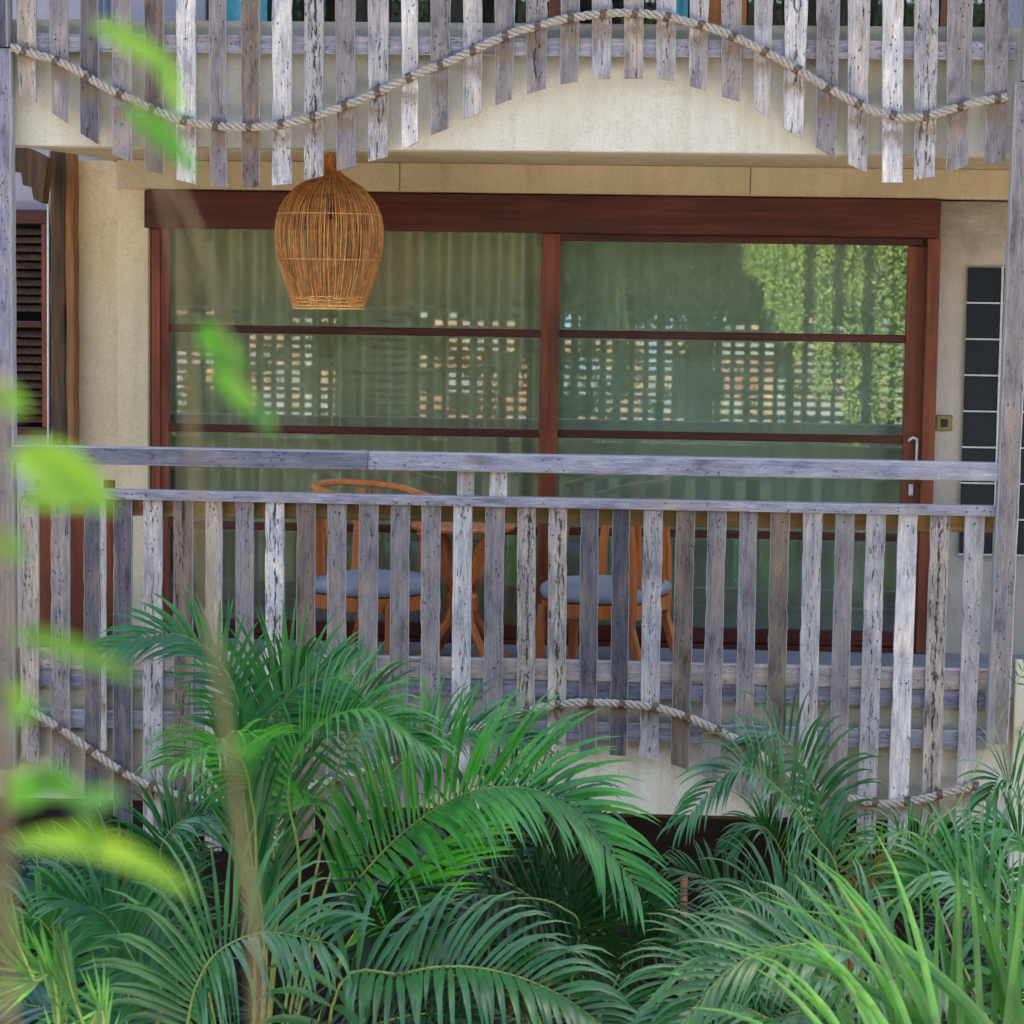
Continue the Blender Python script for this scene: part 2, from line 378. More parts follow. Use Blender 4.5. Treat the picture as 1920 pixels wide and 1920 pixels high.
# ---- upper storey glazed doors
ud = empty('upper_glass_door', (0, 1.5, 3.21), 'dark framed glass doors behind the top railing', 'door')
for px, wpx in ((640, 22), (880, 20), (1042, 24), (1350, 22), (1775, 24)):
    a = at(px-wpx/2, 20, 1.5); b = at(px+wpx/2, 20, 1.5); box('frame', M['red_v'], ud, a.x, b.x, 1.46, 1.5, 3.21, 5.9, b=.003)
box('frame', M['red_h'], ud, -2.4, 1.75, 1.46, 1.52, 5.9, 6.0)
box('pane', M['glass'], ud, -2.4, 1.75, 1.53, 1.535, 3.22, 5.9)

# ================================================================ SLIDING DOOR
dr = empty('sliding_door', (-.58, 1.5, FL), 'wide red brown timber sliding doors glazed from head to floor', 'door')
def dbox(name, mat, px0, px1, pyref, z0, z1, y0, y1, b=.004):
    a = at(px0, pyref, y0).x; c = at(px1, pyref, y0).x
    return box(name, mat, dr, a, c, y0, y1, z0, z1, b=b)
zb = FL+.002
box('door_head', M['red_h'], dr, at(270,390,1.40).x, at(1765,390,1.40).x, 1.40, 1.56, 2.262, 2.462, b=.006)
dbox('door_jamb', M['red_v'], 284, 300, 700, zb, 2.26, 1.44, 1.56)
dbox('door_jamb', M['red_v'], 1733, 1757, 700, zb, 2.26, 1.42, 1.56)
box('door_head', M['red_h'], dr, at(1036,450,1.47).x, at(1732,450,1.47).x, 1.47, 1.55, 2.222, 2.2615, b=.003)
box('threshold', M['red_h'], dr, -2.68, 1.50, 1.44, 1.60, FL-.01, FL+.022, b=.003)
# sashes: left one nearer
def sash(x0, x1, y, ztop, sl_, sr):
    f = MB(); f.box(x0, x0+sl_, y, y+.045, FL+.023, ztop, b=.004); f.build('stile', M['red_v'], dr, recalc=True)
    f = MB(); f.box(x1-sr, x1, y, y+.045, FL+.023, ztop, b=.004); f.build('stile', M['red_v'], dr, recalc=True)
    xa, xb = x0+sl_+.0005, x1-sr-.0005
    f = MB(); f.box(xa, xb, y+.002, y+.043, FL+.025, .155, b=.004); f.build('bottom_rail', M['red_h'], dr, recalc=True)
    for zc in (1.728, 1.192, .665):
        f = MB(); f.box(xa, xb, y-.004, y+.04, zc-.021, zc+.021, b=.005); f.build('glazing_bar', M['red_h'], dr, recalc=True)
    zs = [.156, .665-.0215, .665+.0215, 1.192-.0215, 1.192+.0215, 1.728-.0215, 1.728+.0215, ztop]
    for i in range(0, 8, 2):
        box('pane', M['glass'], dr, xa, xb, y+.018, y+.024, zs[i], zs[i+1])
X = lambda px, y=1.5: at(px, 700, y).x
sash(X(300.5,1.455), X(1047,1.455), 1.455, 2.2615, X(317,1.455)-X(300.5,1.455), .098)
sash(X(1012,1.505), X(1732,1.505), 1.505, 2.221, .10, X(1732,1.505)-X(1696,1.505))
# handles
a = at(1711, 828, 1.50)
m = MB(); m.tube([(a.x-.02,1.50,a.z),(a.x-.02,1.47,a.z+.012),(a.x,1.46,a.z+.025),(a.x+.018,1.46,a.z+.015),(a.x+.02,1.46,a.z-.01),(a.x+.019,1.46,a.z-.13)], .0075, 8)
m.build('handle', M['white'], dr, smooth=True)
a = at(1708, 915, 1.5); box('lock_plate', M['white'], dr, a.x-.012, a.x+.012, 1.494, 1.504, a.z-.04, a.z+.02, b=.002)
m = MB()
for sx, px in ((0, 1060),):
    pass
# curtains
def curtain(name, x0, x1, y, mat, label, period, amp, z1):
    m = MB(); n = int((x1-x0)/.006); v = []; f = []
    for j, z in enumerate([.07, .5, 1.0, 1.5, 2.0, z1]):
        for i in range(n+1):
            x = x0+(x1-x0)*i/n
            ph = noise.noise(Vector((x*2.1, j*.05, 3.3)))*2.5
            y_ = y+amp*(.8+.5*noise.noise(Vector((x*3, 9, j*.15))))*math.sin(2*math.pi*x/period+ph*2.2)+.012*noise.noise(Vector((x*14, j*.4, 0)))
            v.append((x, y_, z))
    for j in range(5):
        for i in range(n): f.append((j*(n+1)+i, j*(n+1)+i+1, (j+1)*(n+1)+i+1, (j+1)*(n+1)+i))
    m.add(v, f); o = m.build(name, mat, None, smooth=True); tag(o, label, 'curtain'); return o
curtain('curtain', -2.66, -.53, 1.66, M['curtain'], 'pleated olive beige curtain behind the left glass door', .14, .065, 2.3)
curtain('curtain', -.50, 1.50, 1.74, M['sheer'], 'flatter dull green curtain behind the right glass door', .21, .022, 2.3)

# ================================================================ WINDOWS, SWITCH
gb = empty('glass_block_window', (1.79, 1.5, 0), 'tall narrow window of dark ribbed panes in pale joints right of the door', 'window')
x0, x1, x2 = at(1808,700,1.5).x, at(1870,700,1.5).x, at(1932,700,1.5).x
ztop = at(1848,500,1.5).z; ph = at(1848,500,1.5).z-at(1848,568,1.5).z
x1 = at(1872,700,1.5).x
for k in range(8):
    for (xa, xb) in ((x0, x1-.006), (x1+.006, x2)):
        m = MB(); m.box(xa, xb, 1.470, 1.4995, ztop-(k+1)*ph+.005, ztop-k*ph-.005, b=.004); m.build('pane', M['slate'], gb, recalc=True)
        n = 8
        m = MB()
        for i in range(1, n):
            xc = xa+(xb-xa)*i/n; m.box(xc-.003, xc+.003, 1.466, 1.4705, ztop-(k+1)*ph+.012, ztop-k*ph-.012)
        o = m.build('ribs', M['slate'], gb, recalc=True); o['kind'] = 'stuff'
    box('joint', M['grout'], gb, x0-.005, x2, 1.461, 1.468, ztop-(k+1)*ph-.004, ztop-(k+1)*ph+.004)
box('joint', M['grout'], gb, x1-.0055, x1+.0055, 1.458, 1.4605, ztop-8*ph, ztop)

a = at(1770, 793, 1.5)
sw = empty('light_switch', (a.x, 1.5, a.z), 'small square brass switch plate with a black rocker on the right wall', 'switch')
box('plate', M['brass'], sw, a.x-.042, a.x+.042, 1.488, 1.4995, a.z-.042, a.z+.042, b=.003)
box('rocker', M['black'], sw, a.x-.018, a.x+.018, 1.482, 1.4875, a.z-.02, a.z+.02, b=.002)

lw = empty('louvre_window', (at(58,600,2.25).x, 2.25, 1), 'red framed louvred window at the far left behind the post', 'window')
def lz(py): return at(58, py, 2.25).z
def lx(px): return at(px, 600, 2.25).x
box('frame', M['red_h'], lw, lx(0), lx(92), 2.2, 2.28, lz(420), lz(393), b=.004)
box('frame', M['red_h'], lw, lx(0), lx(92), 2.2, 2.28, lz(815), lz(800), b=.004)
box('frame', M['red_h'], lw, lx(0), lx(82), 2.2, 2.28, lz(614), lz(602), b=.004)
box('frame', M['red_v'], lw, lx(82), lx(92), 2.2, 2.28, lz(800), lz(420), b=.004)
box('backing', M['dark'], lw, lx(0), lx(92), 2.285, 2.297, lz(800), lz(420))
for py in [436+16*i for i in range(23)]:
    if 595 < py < 622: continue
    z = lz(py)
    m = MB(); m.add([(lx(0),2.235,z-.012),(lx(81.5),2.235,z-.012),(lx(81.5),2.275,z+.02),(lx(0),2.275,z+.02),(lx(0),2.231,z-.009),(lx(81.5),2.231,z-.009),(lx(81.5),2.271,z+.023),(lx(0),2.271,z+.023)],
        [(0,1,2,3),(7,6,5,4),(0,4,5,1),(1,5,6,2),(2,6,7,3),(3,7,4,0)])
    m.build('louvre', M['brown_v'], lw, recalc=True)
# dark rough post behind left, with an orange face
bp = empty('brown_post', (at(118,600,1.4).x, 1.4, FL), 'rough dark brown and orange timber post left of the plastered wall', 'post')
def jag_board(name, mat, parent, xa, xb, y0, y1, z0, z1, amp=.006, n=24, seed=1, color=None, xat=None):
    m = MB(); v = []; f = []
    for j in range(n+1):
        z = z0+(z1-z0)*j/n
        l = xa+amp*noise.noise(Vector((z*5, seed*3.1, 0)))*1.4; r = xb+amp*noise.noise(Vector((z*5, seed*3.1, 7)))*1.4
        if xat: dx = xat*(z-z0)/(z1-z0); l += dx; r += dx
        b = .006
        for (x, y) in ((l+b, y0), (r-b, y0), (r, y0+b), (r, y1), (l, y1), (l, y0+b)): v.append((x, y, z))
    for j in range(n):
        for k in range(6): f.append((j*6+k, j*6+(k+1)%6, j*6+6+(k+1)%6, j*6+6+k))
    f.append((5,4,3,2,1,0)); f.append(tuple(range(n*6, n*6+6)))
    m.add(v, f); o = m.build(name, mat, parent, recalc=True)
    if color: o.color = color
    return o
jag_board('post_face', M['brown_v'], bp, at(95,600,1.36).x, at(122,600,1.36).x, 1.36, 1.48, FL, 2.66, .008, seed=3)
jag_board('post_side', M['orange_v'], bp, at(122.5,600,1.37).x, at(140,600,1.37).x, 1.372, 1.478, FL, 2.66, .008, seed=5)
m = MB(); p0 = at(90, 290, 1.3); p1 = at(90, 822, 1.3); m.tube([(p0.x,1.3,2.7),(p1.x,1.3,p1.z-.1)], .006, 8)
tag(m.build('pipe', M['white'], None, smooth=True), 'thin white pipe running down beside the brown post', 'pipe')
br = MB(); poly = [(at(px,py,1.2).x, at(px,py,1.2).z) for px,py in ((20,265),(60,280),(96,298),(86,382),(70,374),(66,352),(50,348),(47,326),(31,322),(27,300),(20,292))]
br.prism(poly, 1.12, 1.25, 'y'); o = br.build('carved_bracket', M['brown_v'], None, recalc=True); tag(o, 'stepped dark brown timber bracket under the balcony at top left', 'bracket')
# red brown boards seen between the slats at the left
cb = empty('red_shutter', (at(140,1100,.5).x, .5, FL), 'red brown boarded shutter standing behind the left end of the railing', 'shutter')
for a_, b_ in ((66,98), (128,160), (194,214)):
    xa, xb = at(a_,1100,.5).x, at(b_,1100,.5).x
    box('board', M['red_v'], cb, xa, xb, .5, .53, FL+.01, .98, b=.004)
box('crosspiece', M['red_h'], cb, at(66,1100,.5).x, at(214,1100,.5).x, .5305, .55, .30, .38)
# ================================================================ POSTS
PG = (.30,.28,.31)
def post(name, label, px0, px1, pyr, y0, y1, z0, z1, lean, seed, col, cr=.7):
    xa, xb = at(px0,pyr,y0).x, at(px1,pyr,y0).x
    e = empty(name, ((xa+xb)/2, y0, z0), label, 'post')
    jag_board('timber', M['wood_v'], e, xa, xb, y0, y1, z0, z1, .004, 40, seed, col+(cr,), lean)
post('timber_post', 'thick grey weathered post at the right end of the lower railing', 1851, 1891, 1390, -.06, .018, -.15, 2.95, .03, 11, (.30,.26,.24), .8)
post('timber_post', 'short grey weathered post at the right end of the top railing', 1916, 1960, 200, -.06, .018, 2.96, 3.9, .0, 12, (.16,.155,.19), .9)
post('timber_post', 'grey weathered post at the left end of both railings', -25, 22, 500, -.03, .05, -.4, 3.07, .0, 13, (.30,.28,.32), .8)
post('timber_post', 'dark weathered post at the top left corner', -25, 14, 40, -.05, .05, 3.075, 3.9, .0, 14, (.12,.11,.13), .8)

# ================================================================ RAILINGS
T = {'d': (.145,.130,.138), 'k': (.105,.095,.102), 'm': (.285,.248,.235), 'l': (.46,.415,.39), 'w': (.66,.605,.56), 't': (.45,.38,.315), 'b': (.205,.155,.122)}
def slat(parent, tl, tr, zt, bl, br_, zl, zr, tone, crack, i, y0=0.0, y1=.024, notch=None):
    """tl,tr world x at the top; bl,br_ world x at the bottom with heights zl,zr"""
    m = MB(); v = []; f = []; n = 26; b = .0028
    j1 = rnd.uniform(-.012, .012)
    for j in range(n+1):
        t = j/n
        row = []
        for side, (xt, xb, zb_) in enumerate(((tl, bl, zl), (tr, br_, zr))):
            z = zb_+(zt-zb_)*t; x = xb+(xt-xb)*t
            a = noise.noise(Vector((z*6, i*7.7, side*5)))*.0026+noise.noise(Vector((z*28, i*3.7, side*9)))*.0020
            if notch and side == 0: a += notch(z)
            if 0 < j < n and rnd.random() < .05: a += (.004 if side == 0 else -.004)
            row.append((x+a, z))
        (xl, zl_), (xr, zr_) = row
        yy = noise.noise(Vector((i*2.3, zl_*1.5, 4)))*.002
        for (x, y, z) in ((xl+b, y0+yy, zl_), (xr-b, y0+yy, zr_), (xr, y0+b+yy, zr_), (xr, y1, zr_), (xl, y1, zl_), (xl, y0+b+yy, zl_)): v.append((x, y, z))
    for j in range(n):
        for k in range(6): f.append((j*6+k, j*6+(k+1)%6, j*6+6+(k+1)%6, j*6+6+k))
    f.append((5,4,3,2,1,0)); f.append(tuple(range(n*6, n*6+6)))
    m.add(v, f); o = m.build('slat', M['slat'], parent, recalc=True, org=((bl+br_)/2, 0, (zl+zr)/2+.245))
    c = T[tone]; q = rnd.uniform(.93, 1.07); o.color = (c[0]*q, c[1]*q, c[2]*q, crack); return o
def rope(parent, pts, label=None):
    path = resample(smooth_path(pts, 900), .009)
    for s_ in range(3):
        m = MB(); ps = []
        L = 0
        for i, p in enumerate(path):
            t = (path[min(i+1, len(path)-1)]-path[max(i-1, 0)]).normalized()
            a = Vector((0,1,0)); b = t.cross(a).normalized()
            an = 2*math.pi*(i*.009/.105+s_/3)
            ps.append(p+(a*math.cos(an)+b*math.sin(an))*.0118+Vector((0, 0, .0012*math.sin(i*.7+s_))))
        m.tube(ps, .0096, 7); o = m.build('rope_strand', M['rope'], parent, smooth=True)
def rope_z(pts, x):
    for a, b in zip(pts, pts[1:]):
        if a.x <= x <= b.x: return a.z+(b.z-a.z)*(x-a.x)/(b.x-a.x)
    return pts[0].z if x < pts[0].x else pts[-1].z
def lashings(parent, pts, xsl):
    for x in xsl:
        z = rope_z(pts, x)
        z2 = rope_z(pts, x+.02); t = Vector((.02, 0, z2-z)).normalized(); b = Vector((-t.z, 0, t.x))
        for q in (-.012, -.004, .004, .011):
            ring = []
            for k in range(11):
                a = 2*math.pi*k/10; ring.append(Vector((x, -.020, z))+t*(q+.004*math.sin(a*1.0))+Vector((0,1,0))*math.cos(a)*.0205+b*math.sin(a)*.0215)
            m = MB(); m.tube(ring, .0032, 5); m.build('lashing', M['lash'], parent, smooth=True)
def nails(parent, lst, y):
    for (x, z) in lst:
        m = MB(); m.lathe([(.0001,-.002),(.0045,-.0015),(.0045,.002)], (0,0,0), 8)
        m.v = [(x+q[0], y+q[2], z+q[1]) for q in m.v]; m.build('nail', M['nail'], parent)

# --- upper
ur = empty('balcony_railing', (-.7, 0, 2.5), 'upper railing of grey weathered slats whose lower ends follow a wave of rope', 'railing', 'slatted timber balcony railings')
U = [(30,67,35,67,178,192,'t',.75),(90,126,97,126,212,231,'m',.95),(150,184,150,186,250,271,'d',.8),(210,245,210,247,290,305,'m',.9),
 (270,306,270,307,318,327,'b',.9),(330,367,331,367,337,345,'w',.65),(391,423,395,425,348,353,'m',1.0),(451,487,453,487,350,351,'b',.6),
 (510,547,510,546,348,344,'w',.75),(570,606,570,606,338,330,'l',.3),(629,666,631,666,320,312,'m',.9),(690,728,690,727,303,294,'l',.5),
 (752,783,753,784,281,265,'w',.9),(807,845,807,840,253,240,'m',.7),(868,905,868,902,225,210,'l',.7),(928,966,928,960,197,185,'m',.9),
 (987,1027,987,1023,176,165,'m',.5),(1051,1087,1050,1084,158,152,'m',1.0),(1110,1148,1110,1145,148,147,'l',.6),(1170,1207,1170,1206,147,147,'t',.7),
 (1230,1268,1231,1266,147,152,'l',.6),(1293,1330,1292,1325,161,169,'l',.6),(1353,1391,1353,1388,180,190,'m',.9),(1415,1450,1414,1442,202,222,'l',.9),
 (1472,1515,1469,1505,240,260,'w',.4),(1532,1575,1530,1567,275,298,'m',.9),(1590,1632,1590,1625,308,323,'l',.6),(1655,1695,1654,1692,342,342,'w',.8),
 (1715,1760,1714,1753,337,331,'l',.4),(1777,1825,1775,1815,323,310,'m',.95),(1848,1893,1847,1886,307,302,'m',.9)]
for i, (a, b, c, d, yl, yr, tn, cr) in enumerate(U):
    A, B, C, D = at(a,0,0), at(b,0,0), at(c,yl,0), at(d,yr,0)
    k = (3.75-C.z)/(A.z-C.z)
    slat(ur, C.x+(A.x-C.x)*k, D.x+(B.x-D.x)*k, 3.75, C.x, D.x, C.z, D.z, tn, cr, i)
nails(ur, [(at((u[0]+u[1])/2+rnd.uniform(-5,5), 80, 0).x, 3.105+rnd.uniform(-.02,.02)) for k_, u in enumerate(U) if k_ not in (16,17,18,19,20,21)], -.0035)
RU = [at(x, y, -.02) for x, y in ((20,88),(60,100),(110,115),(150,135),(200,165),(240,182),(280,202),(330,222),(380,233),(430,238),(500,237),(560,227),(620,208),(680,185),(740,158),(790,135),(850,112),(900,88),(960,62),(1010,48),(1060,35),(1120,27),(1170,24),(1230,28),(1290,40),(1350,58),(1400,80),(1450,105),(1500,133),(1550,163),(1600,190),(1640,208),(1690,220),(1740,217),(1800,200),(1850,188),(1890,182))]
rope(ur, RU)
lashings(ur, RU, [at((u[0]+u[1])/2, 150, 0).x for u in U])
o = box('rail', M['wood_h'], ur, -3.04, 1.68, .0265, .075, 3.062, 3.145, b=.003, color=(.36,.34,.36,.95))
o = box('top_rail', M['wood_h'], ur, -3.1, 1.68, -.03, .06, 3.76, 3.84, b=.004, color=(.3,.28,.3,.9))
nails(ur, [(at(px,80,.026).x, 3.105) for px in (434, 1020, 1287)], .0255)

# --- lower
lr = empty('balcony_railing', (-.7, 0, -.3), 'lower railing of grey weathered slats in front of the chairs and table', 'railing', 'slatted timber balcony railings')
RL = [at(x, y, -.02) for x, y in ((32,1325),(60,1335),(110,1365),(160,1400),(210,1435),(260,1465),(310,1483),(360,1497),(430,1503),(500,1496),(567,1480),(640,1458),(710,1435),(780,1410),(830,1387),(880,1368),(925,1352),(980,1335),(1040,1322),(1100,1317),(1170,1320),(1230,1327),(1290,1345),(1350,1372),(1400,1395),(1450,1435),(1500,1460),(1540,1480),(1600,1498),(1660,1507),(1720,1500),(1780,1485),(1826,1474))]
rope(lr, RL)
LX = [(37,72,39,72,'t',.6),(95,130,96,130,'m',.6),(157,187,157,187,'d',.95),(212,247,212,247,'d',.95),(268,304,268,304,'l',.55),(325,361,325,361,'b',.45),(385,416,384,415,'t',.95),(442,475,441,474,'m',.75),(497,533,496,532,'w',.3),(556,591,555,590,'b',.85),
 (614,649,612,647,'m',.9),(673,709,670,705,'m',.95),(733,768,728,764,'m',.8),(790,826,787,822,'m',.85),(850,885,845,880,'w',.6),(910,946,905,940,'m',1.0),(970,1004,968,1002,'t',.3),(1028,1063,1026,1060,'t',.3),(1088,1122,1085,1118,'d',1.0),(1148,1181,1142,1176,'k',.95),
 (1207,1243,1199,1234,'l',.6),(1268,1303,1257,1292,'b',.8),(1327,1362,1316,1350,'m',.9),(1387,1420,1378,1411,'m',.8),(1445,1481,1436,1470,'b',.85),(1506,1542,1497,1530,'l',.6),(1567,1602,1555,1588,'m',.95),(1625,1661,1610,1645,'l',.55),(1685,1721,1668,1705,'w',.95),(1745,1781,1730,1765,'t',.25),(1812,1847,1795,1827,'l',.95)]
for i, (a, b, c, d, tn, cr) in enumerate(LX):
    A, B = at(a,970,0), at(b,970,0); py = 1430
    C, D = at(c,py,0), at(d,py,0)
    zl, zr = rope_z(RL, C.x)-.255, rope_z(RL, D.x)-.255
    notch = None
    if i == 30: notch = lambda z: (-.006 if z > .47 else .012 if z > .43 else .0)
    slat(lr, A.x, B.x, .930, C.x, D.x, zl, zr, tn, cr, i+50, notch=notch)
nails(lr, [(at((u[0]+u[1])/2+rnd.uniform(-5,5), 1275, 0).x, .14+rnd.uniform(-.02,.02)) for u in LX]+[(at((u[0]+u[1])/2+rnd.uniform(-5,5), 1000, 0).x, .885+rnd.uniform(-.01,.01)) for u in LX], -.0035)
A, B = at(188,970,0), at(198,970,0)
slat(lr, A.x, B.x, .93, A.x, B.x, -.3, -.3, 'l', .9, 99)
lashings(lr, RL, [at((u[0]+u[1])/2, 1400, 0).x for u in LX])
for (a, b, tn, cr) in ((857,889,'l',.7), (918,951,'w',.95)):
    A, B = at(a,905,0), at(b,905,0); slat(lr, A.x, B.x, 1.100, A.x, B.x, .9785, .9785, tn, cr, a)
# top rail in two butted lengths, middle rail board
x0, x1 = at(22,840,-.05).x, at(1876,870,-.05).x
xm = at(690,850,-.05).x
box('top_rail', M['wood_h'], lr, x0, xm-.001, -.05, .045, 1.101, 1.186, b=.005, color=(.20,.195,.24,.7))
box('top_rail', M['wood_h'], lr, xm+.001, x1, -.05, .045, 1.100, 1.185, b=.005, color=(.37,.355,.41,.9))
box('middle_rail', M['wood_h'], lr, x0+.05, at(1876,950,-.02).x, -.02, .075, .9315, .977, b=.003, color=(.36,.34,.38,.95))
nails(lr, [(at(px,py,-.02).x, at(px,py,-.02).z) for px, py in ((237,926),(273,928),(440,933),(743,943),(766,944),(880,946),(1322,958),(1478,958),(1634,958),(1812,960))], -.0215)
x1b = at(1856,1270,.03).x
box('rear_batten', M['gold'], lr, x0, at(1873,970,.08).x, .08, .13, .845, .925, b=.003)
box('lower_beam', M['wood_h'], lr, x0, x1b, .0265, .078, .092, .192, b=.006, color=(.44,.37,.34,.95))
box('lower_beam', M['wood_h'], lr, x0, at(1848,1300,.04).x, .040, .082, .0, .0915, b=.012, color=(.30,.29,.36,1.0))
box('lower_beam', M['wood_h'], lr, x0, x1b, .0265, .078, -.195, -.105, b=.005, color=(.28,.28,.31,.9))

# ================================================================ LAMP
c = at(617, 450, .5); LS = 1/ (FPX/12.0)
lamp = empty('basket_lamp', (c.x, .5, 2.62), 'bulbous orange rattan basket lamp hanging behind the upper slats', 'lamp')
prof_px = [(290,10),(305,12),(318,16),(332,30),(348,58),(365,76),(385,90),(405,97),(430,101),(460,100),(490,95),(515,87),(540,79),(560,71),(578,65)]
prof = [(r_*LS, at(617, y, .5).z) for y, r_ in prof_px]
def rad_at(t):
    u = t*(len(prof)-1); k = min(int(u), len(prof)-2); q = u-k
    return prof[k][0]*(1-q)+prof[k+1][0]*q, prof[k][1]*(1-q)+prof[k+1][1]*q
for nm, mat, cnt, jit in (('weave', M['rattan'], 250, .006), ('weave', M['rattan_lt'], 60, .006)):
    m = MB()
    for k in range(cnt):
        a0 = 2*math.pi*(k+rnd.random()*.8)/cnt; sd_ = rnd.random()*99; pts = []
        t0 = rnd.choice((0, 0, .12, .2)); t1 = 1
        for j in range(17):
            t = t0+(t1-t0)*j/16; r_, z = rad_at(t); a = a0+.05*noise.noise(Vector((t*4, sd_, 0)))
            r_ += jit*noise.noise(Vector((t*5, sd_, 5)))
            pts.append((c.x+r_*math.cos(a), .5+r_*math.sin(a), z))
        m.tube(pts, rnd.uniform(.0014, .0026), 4, False)
    o = m.build(nm, mat, lamp, smooth=True); o['kind'] = 'stuff'
for py, w_ in ((402,.0025),(487,.0025),(573,.005),(578,.005)):
    z = at(617,py,.5).z
    k = min(range(len(prof)), key=lambda i: abs(prof[i][1]-z)); rr = prof[k][0]+.003
    for i in range(len(prof)-1):
        if prof[i][1] >= z >= prof[i+1][1]:
            q = (prof[i][1]-z)/(prof[i][1]-prof[i+1][1]); rr = prof[i][0]*(1-q)+prof[i+1][0]*q+.003
    m = MB(); m.tube([(c.x+rr*math.cos(a*math.pi/20), .5+rr*math.sin(a*math.pi/20), z) for a in range(41)], w_, 6, False); m.build('hoop', M['rattan_lt'], lamp, smooth=True)
m = MB()                                     # woven rim band
for j in range(7):
    z = at(617, 556+j*3.4, .5).z
    for i in range(len(prof)-1):
        if prof[i][1] >= z >= prof[i+1][1]:
            q = (prof[i][1]-z)/(prof[i][1]-prof[i+1][1]); rr = prof[i][0]*(1-q)+prof[i+1][0]*q
    m.tube([(c.x+(rr+.004*math.cos(a*6+j*math.pi))*math.cos(a*math.pi/60), .5+(rr+.004*math.cos(a*6+j*math.pi))*math.sin(a*math.pi/60), z+.002*math.sin(a*1.7+j)) for a in range(121)], .0033, 5, False)
m.build('rim_band', M['rattan_lt'], lamp, smooth=True)
m = MB(); m.tube([(c.x,.5,2.62),(c.x,.5,prof[0][1]-.02)], .004, 6); m.build('cord', M['black'], lamp)
m = MB(); m.lathe([(.001,-.045),(.022,-.035),(.03,-.01),(.028,.02),(.014,.045),(.013,.08)], (c.x,.5,prof[5][1]-.08), 14); m.build('bulb', M['black'], lamp, smooth=True)

# ================================================================ FURNITURE
def curve_box(m, pts, w_, h_, up=Vector((0,0,1))):
    """rectangular bar swept along a path"""
    pts = [Vector(p) for p in pts]; v = []; f = []; n = len(pts)
    for i, p in enumerate(pts):
        t = (pts[min(i+1,n-1)]-pts[max(i-1,0)]).normalized(); s_ = t.cross(up).normalized(); u = s_.cross(t).normalized()
        for a, b in ((-1,-.6),(-.6,-1),(.6,-1),(1,-.6),(1,.6),(.6,1),(-.6,1),(-1,.6)): v.append(p+s_*a*w_/2+u*b*h_/2)
    for i in range(n-1):
        for k in range(8): f.append((i*8+k, i*8+(k+1)%8, i*8+8+(k+1)%8, i*8+8+k))
    f.append(tuple(range(7,-1,-1))); f.append(tuple(range((n-1)*8, n*8))); m.add(v, f)
def bar(parent, name, pts, w_, h_, up=Vector((0,0,1)), mat=None, local=True):
    m = MB(); curve_box(m, pts, w_, h_, up); o = m.build(name, mat or M['teak'], parent, smooth=False, recalc=True, local=local); return o
def chair(loc, rz, label, back_h, sc_w=1.12):
    """local: seat faces +x, back at -x"""
    e = empty('armchair', loc, label, 'chair', 'low teak armchairs at the balcony table')
    e.rotation_euler = (0, 0, rz)
    W, D = .27, .26
    z0 = .36
    e.scale = (sc_w, sc_w, 1)
    # curved apron: rounded front
    def outline(s_, n=20):
        o_ = []
        for k in range(n+1):
            a = -math.pi/2+math.pi*k/n; o_.append(Vector((.04+(.22)*math.cos(a)*s_, W*math.sin(a)*s_, 0)))
        o_.append(Vector((-.22*s_, W*.86*s_, 0))); o_.append(Vector((-.22*s_, -W*.86*s_, 0)))
        return o_
    ol = outline(1.0)
    m = MB(); v = []; N = len(ol)
    for z, s_ in ((z0-.075, .94), (z0-.07, 1.0), (z0, 1.0), (z0, .9)): v += [Vector((q.x*s_, q.y*s_, z)) for q in ol]
    f = [(L*N+k, L*N+(k+1)%N, L*N+N+(k+1)%N, L*N+N+k) for L in range(3) for k in range(N)]+[tuple(range(3*N,4*N)), tuple(range(N-1,-1,-1))]
    m.add(v, f); m.build('seat_frame', M['teak'], e, recalc=True, local=True)
    m = MB(); v = []
    prof_ = ((z0+.002,.93),(z0+.012,1.0),(z0+.04,1.03),(z0+.065,1.0),(z0+.08,.93),(z0+.087,.7),(z0+.09,.3))
    for z, s_ in prof_: v += [Vector((q.x*s_, q.y*s_, z+.004*noise.noise(q*9))) for q in ol]
    f = [(L*N+k, L*N+(k+1)%N, L*N+N+(k+1)%N, L*N+N+k) for L in range(len(prof_)-1) for k in range(N)]+[tuple(range((len(prof_)-1)*N,len(prof_)*N)), tuple(range(N-1,-1,-1))]
    m.add(v, f); m.build('cushion', M['cushion'], e, smooth=True, recalc=True, local=True)
    for s_ in (-1, 1):
        bar(e, 'leg', [(.20,s_*.20,z0-.02),(.205,s_*.205,.25),(.21,s_*.21,0)], .038, .036, Vector((1,0,0)))
        bar(e, 'leg', [(-.18,s_*.23,back_h-.03),(-.20,s_*.235,.6),(-.205,s_*.235,z0),(-.20,s_*.235,.25),(-.235,s_*.24,.1),(-.28,s_*.25,0)], .036, .038, Vector((1,0,0)))
        bar(e, 'arm_post', [(.10,s_*.265,z0-.02),(.10,s_*.27,.6),(.08,s_*.265,back_h-.02-.045)], .035, .035, Vector((1,0,0)))
    # horseshoe back rail, highest at the back
    pts = []
    for k in range(25):
        a = math.pi*.5+math.pi*k/24*1.0
        pts.append((.0+.25*math.cos(a)*1.0-.02+.0, .27*math.sin(a), back_h+.0-.012+.03*max(0, -math.cos(a))))
    pts = [(.16, .26, back_h-.06), (.08, .272, back_h-.04)]+pts+[(.08, -.272, back_h-.04), (.16, -.26, back_h-.06)]
    bar(e, 'back_rail', pts, .045, .03)
    for k in range(1, 4):
        a = math.pi*.5+math.pi*k/4
        bar(e, 'back_slat', [(-.21+.06*(1-abs(math.cos(a*1.0))), .2*math.sin(a+0), z0-.01), (-.02+.245*math.cos(a), .262*math.sin(a), back_h-.02)], .05, .014, Vector((1,0,0)) if abs(math.cos(a)) < .5 else Vector((0,1,0)))
    return e
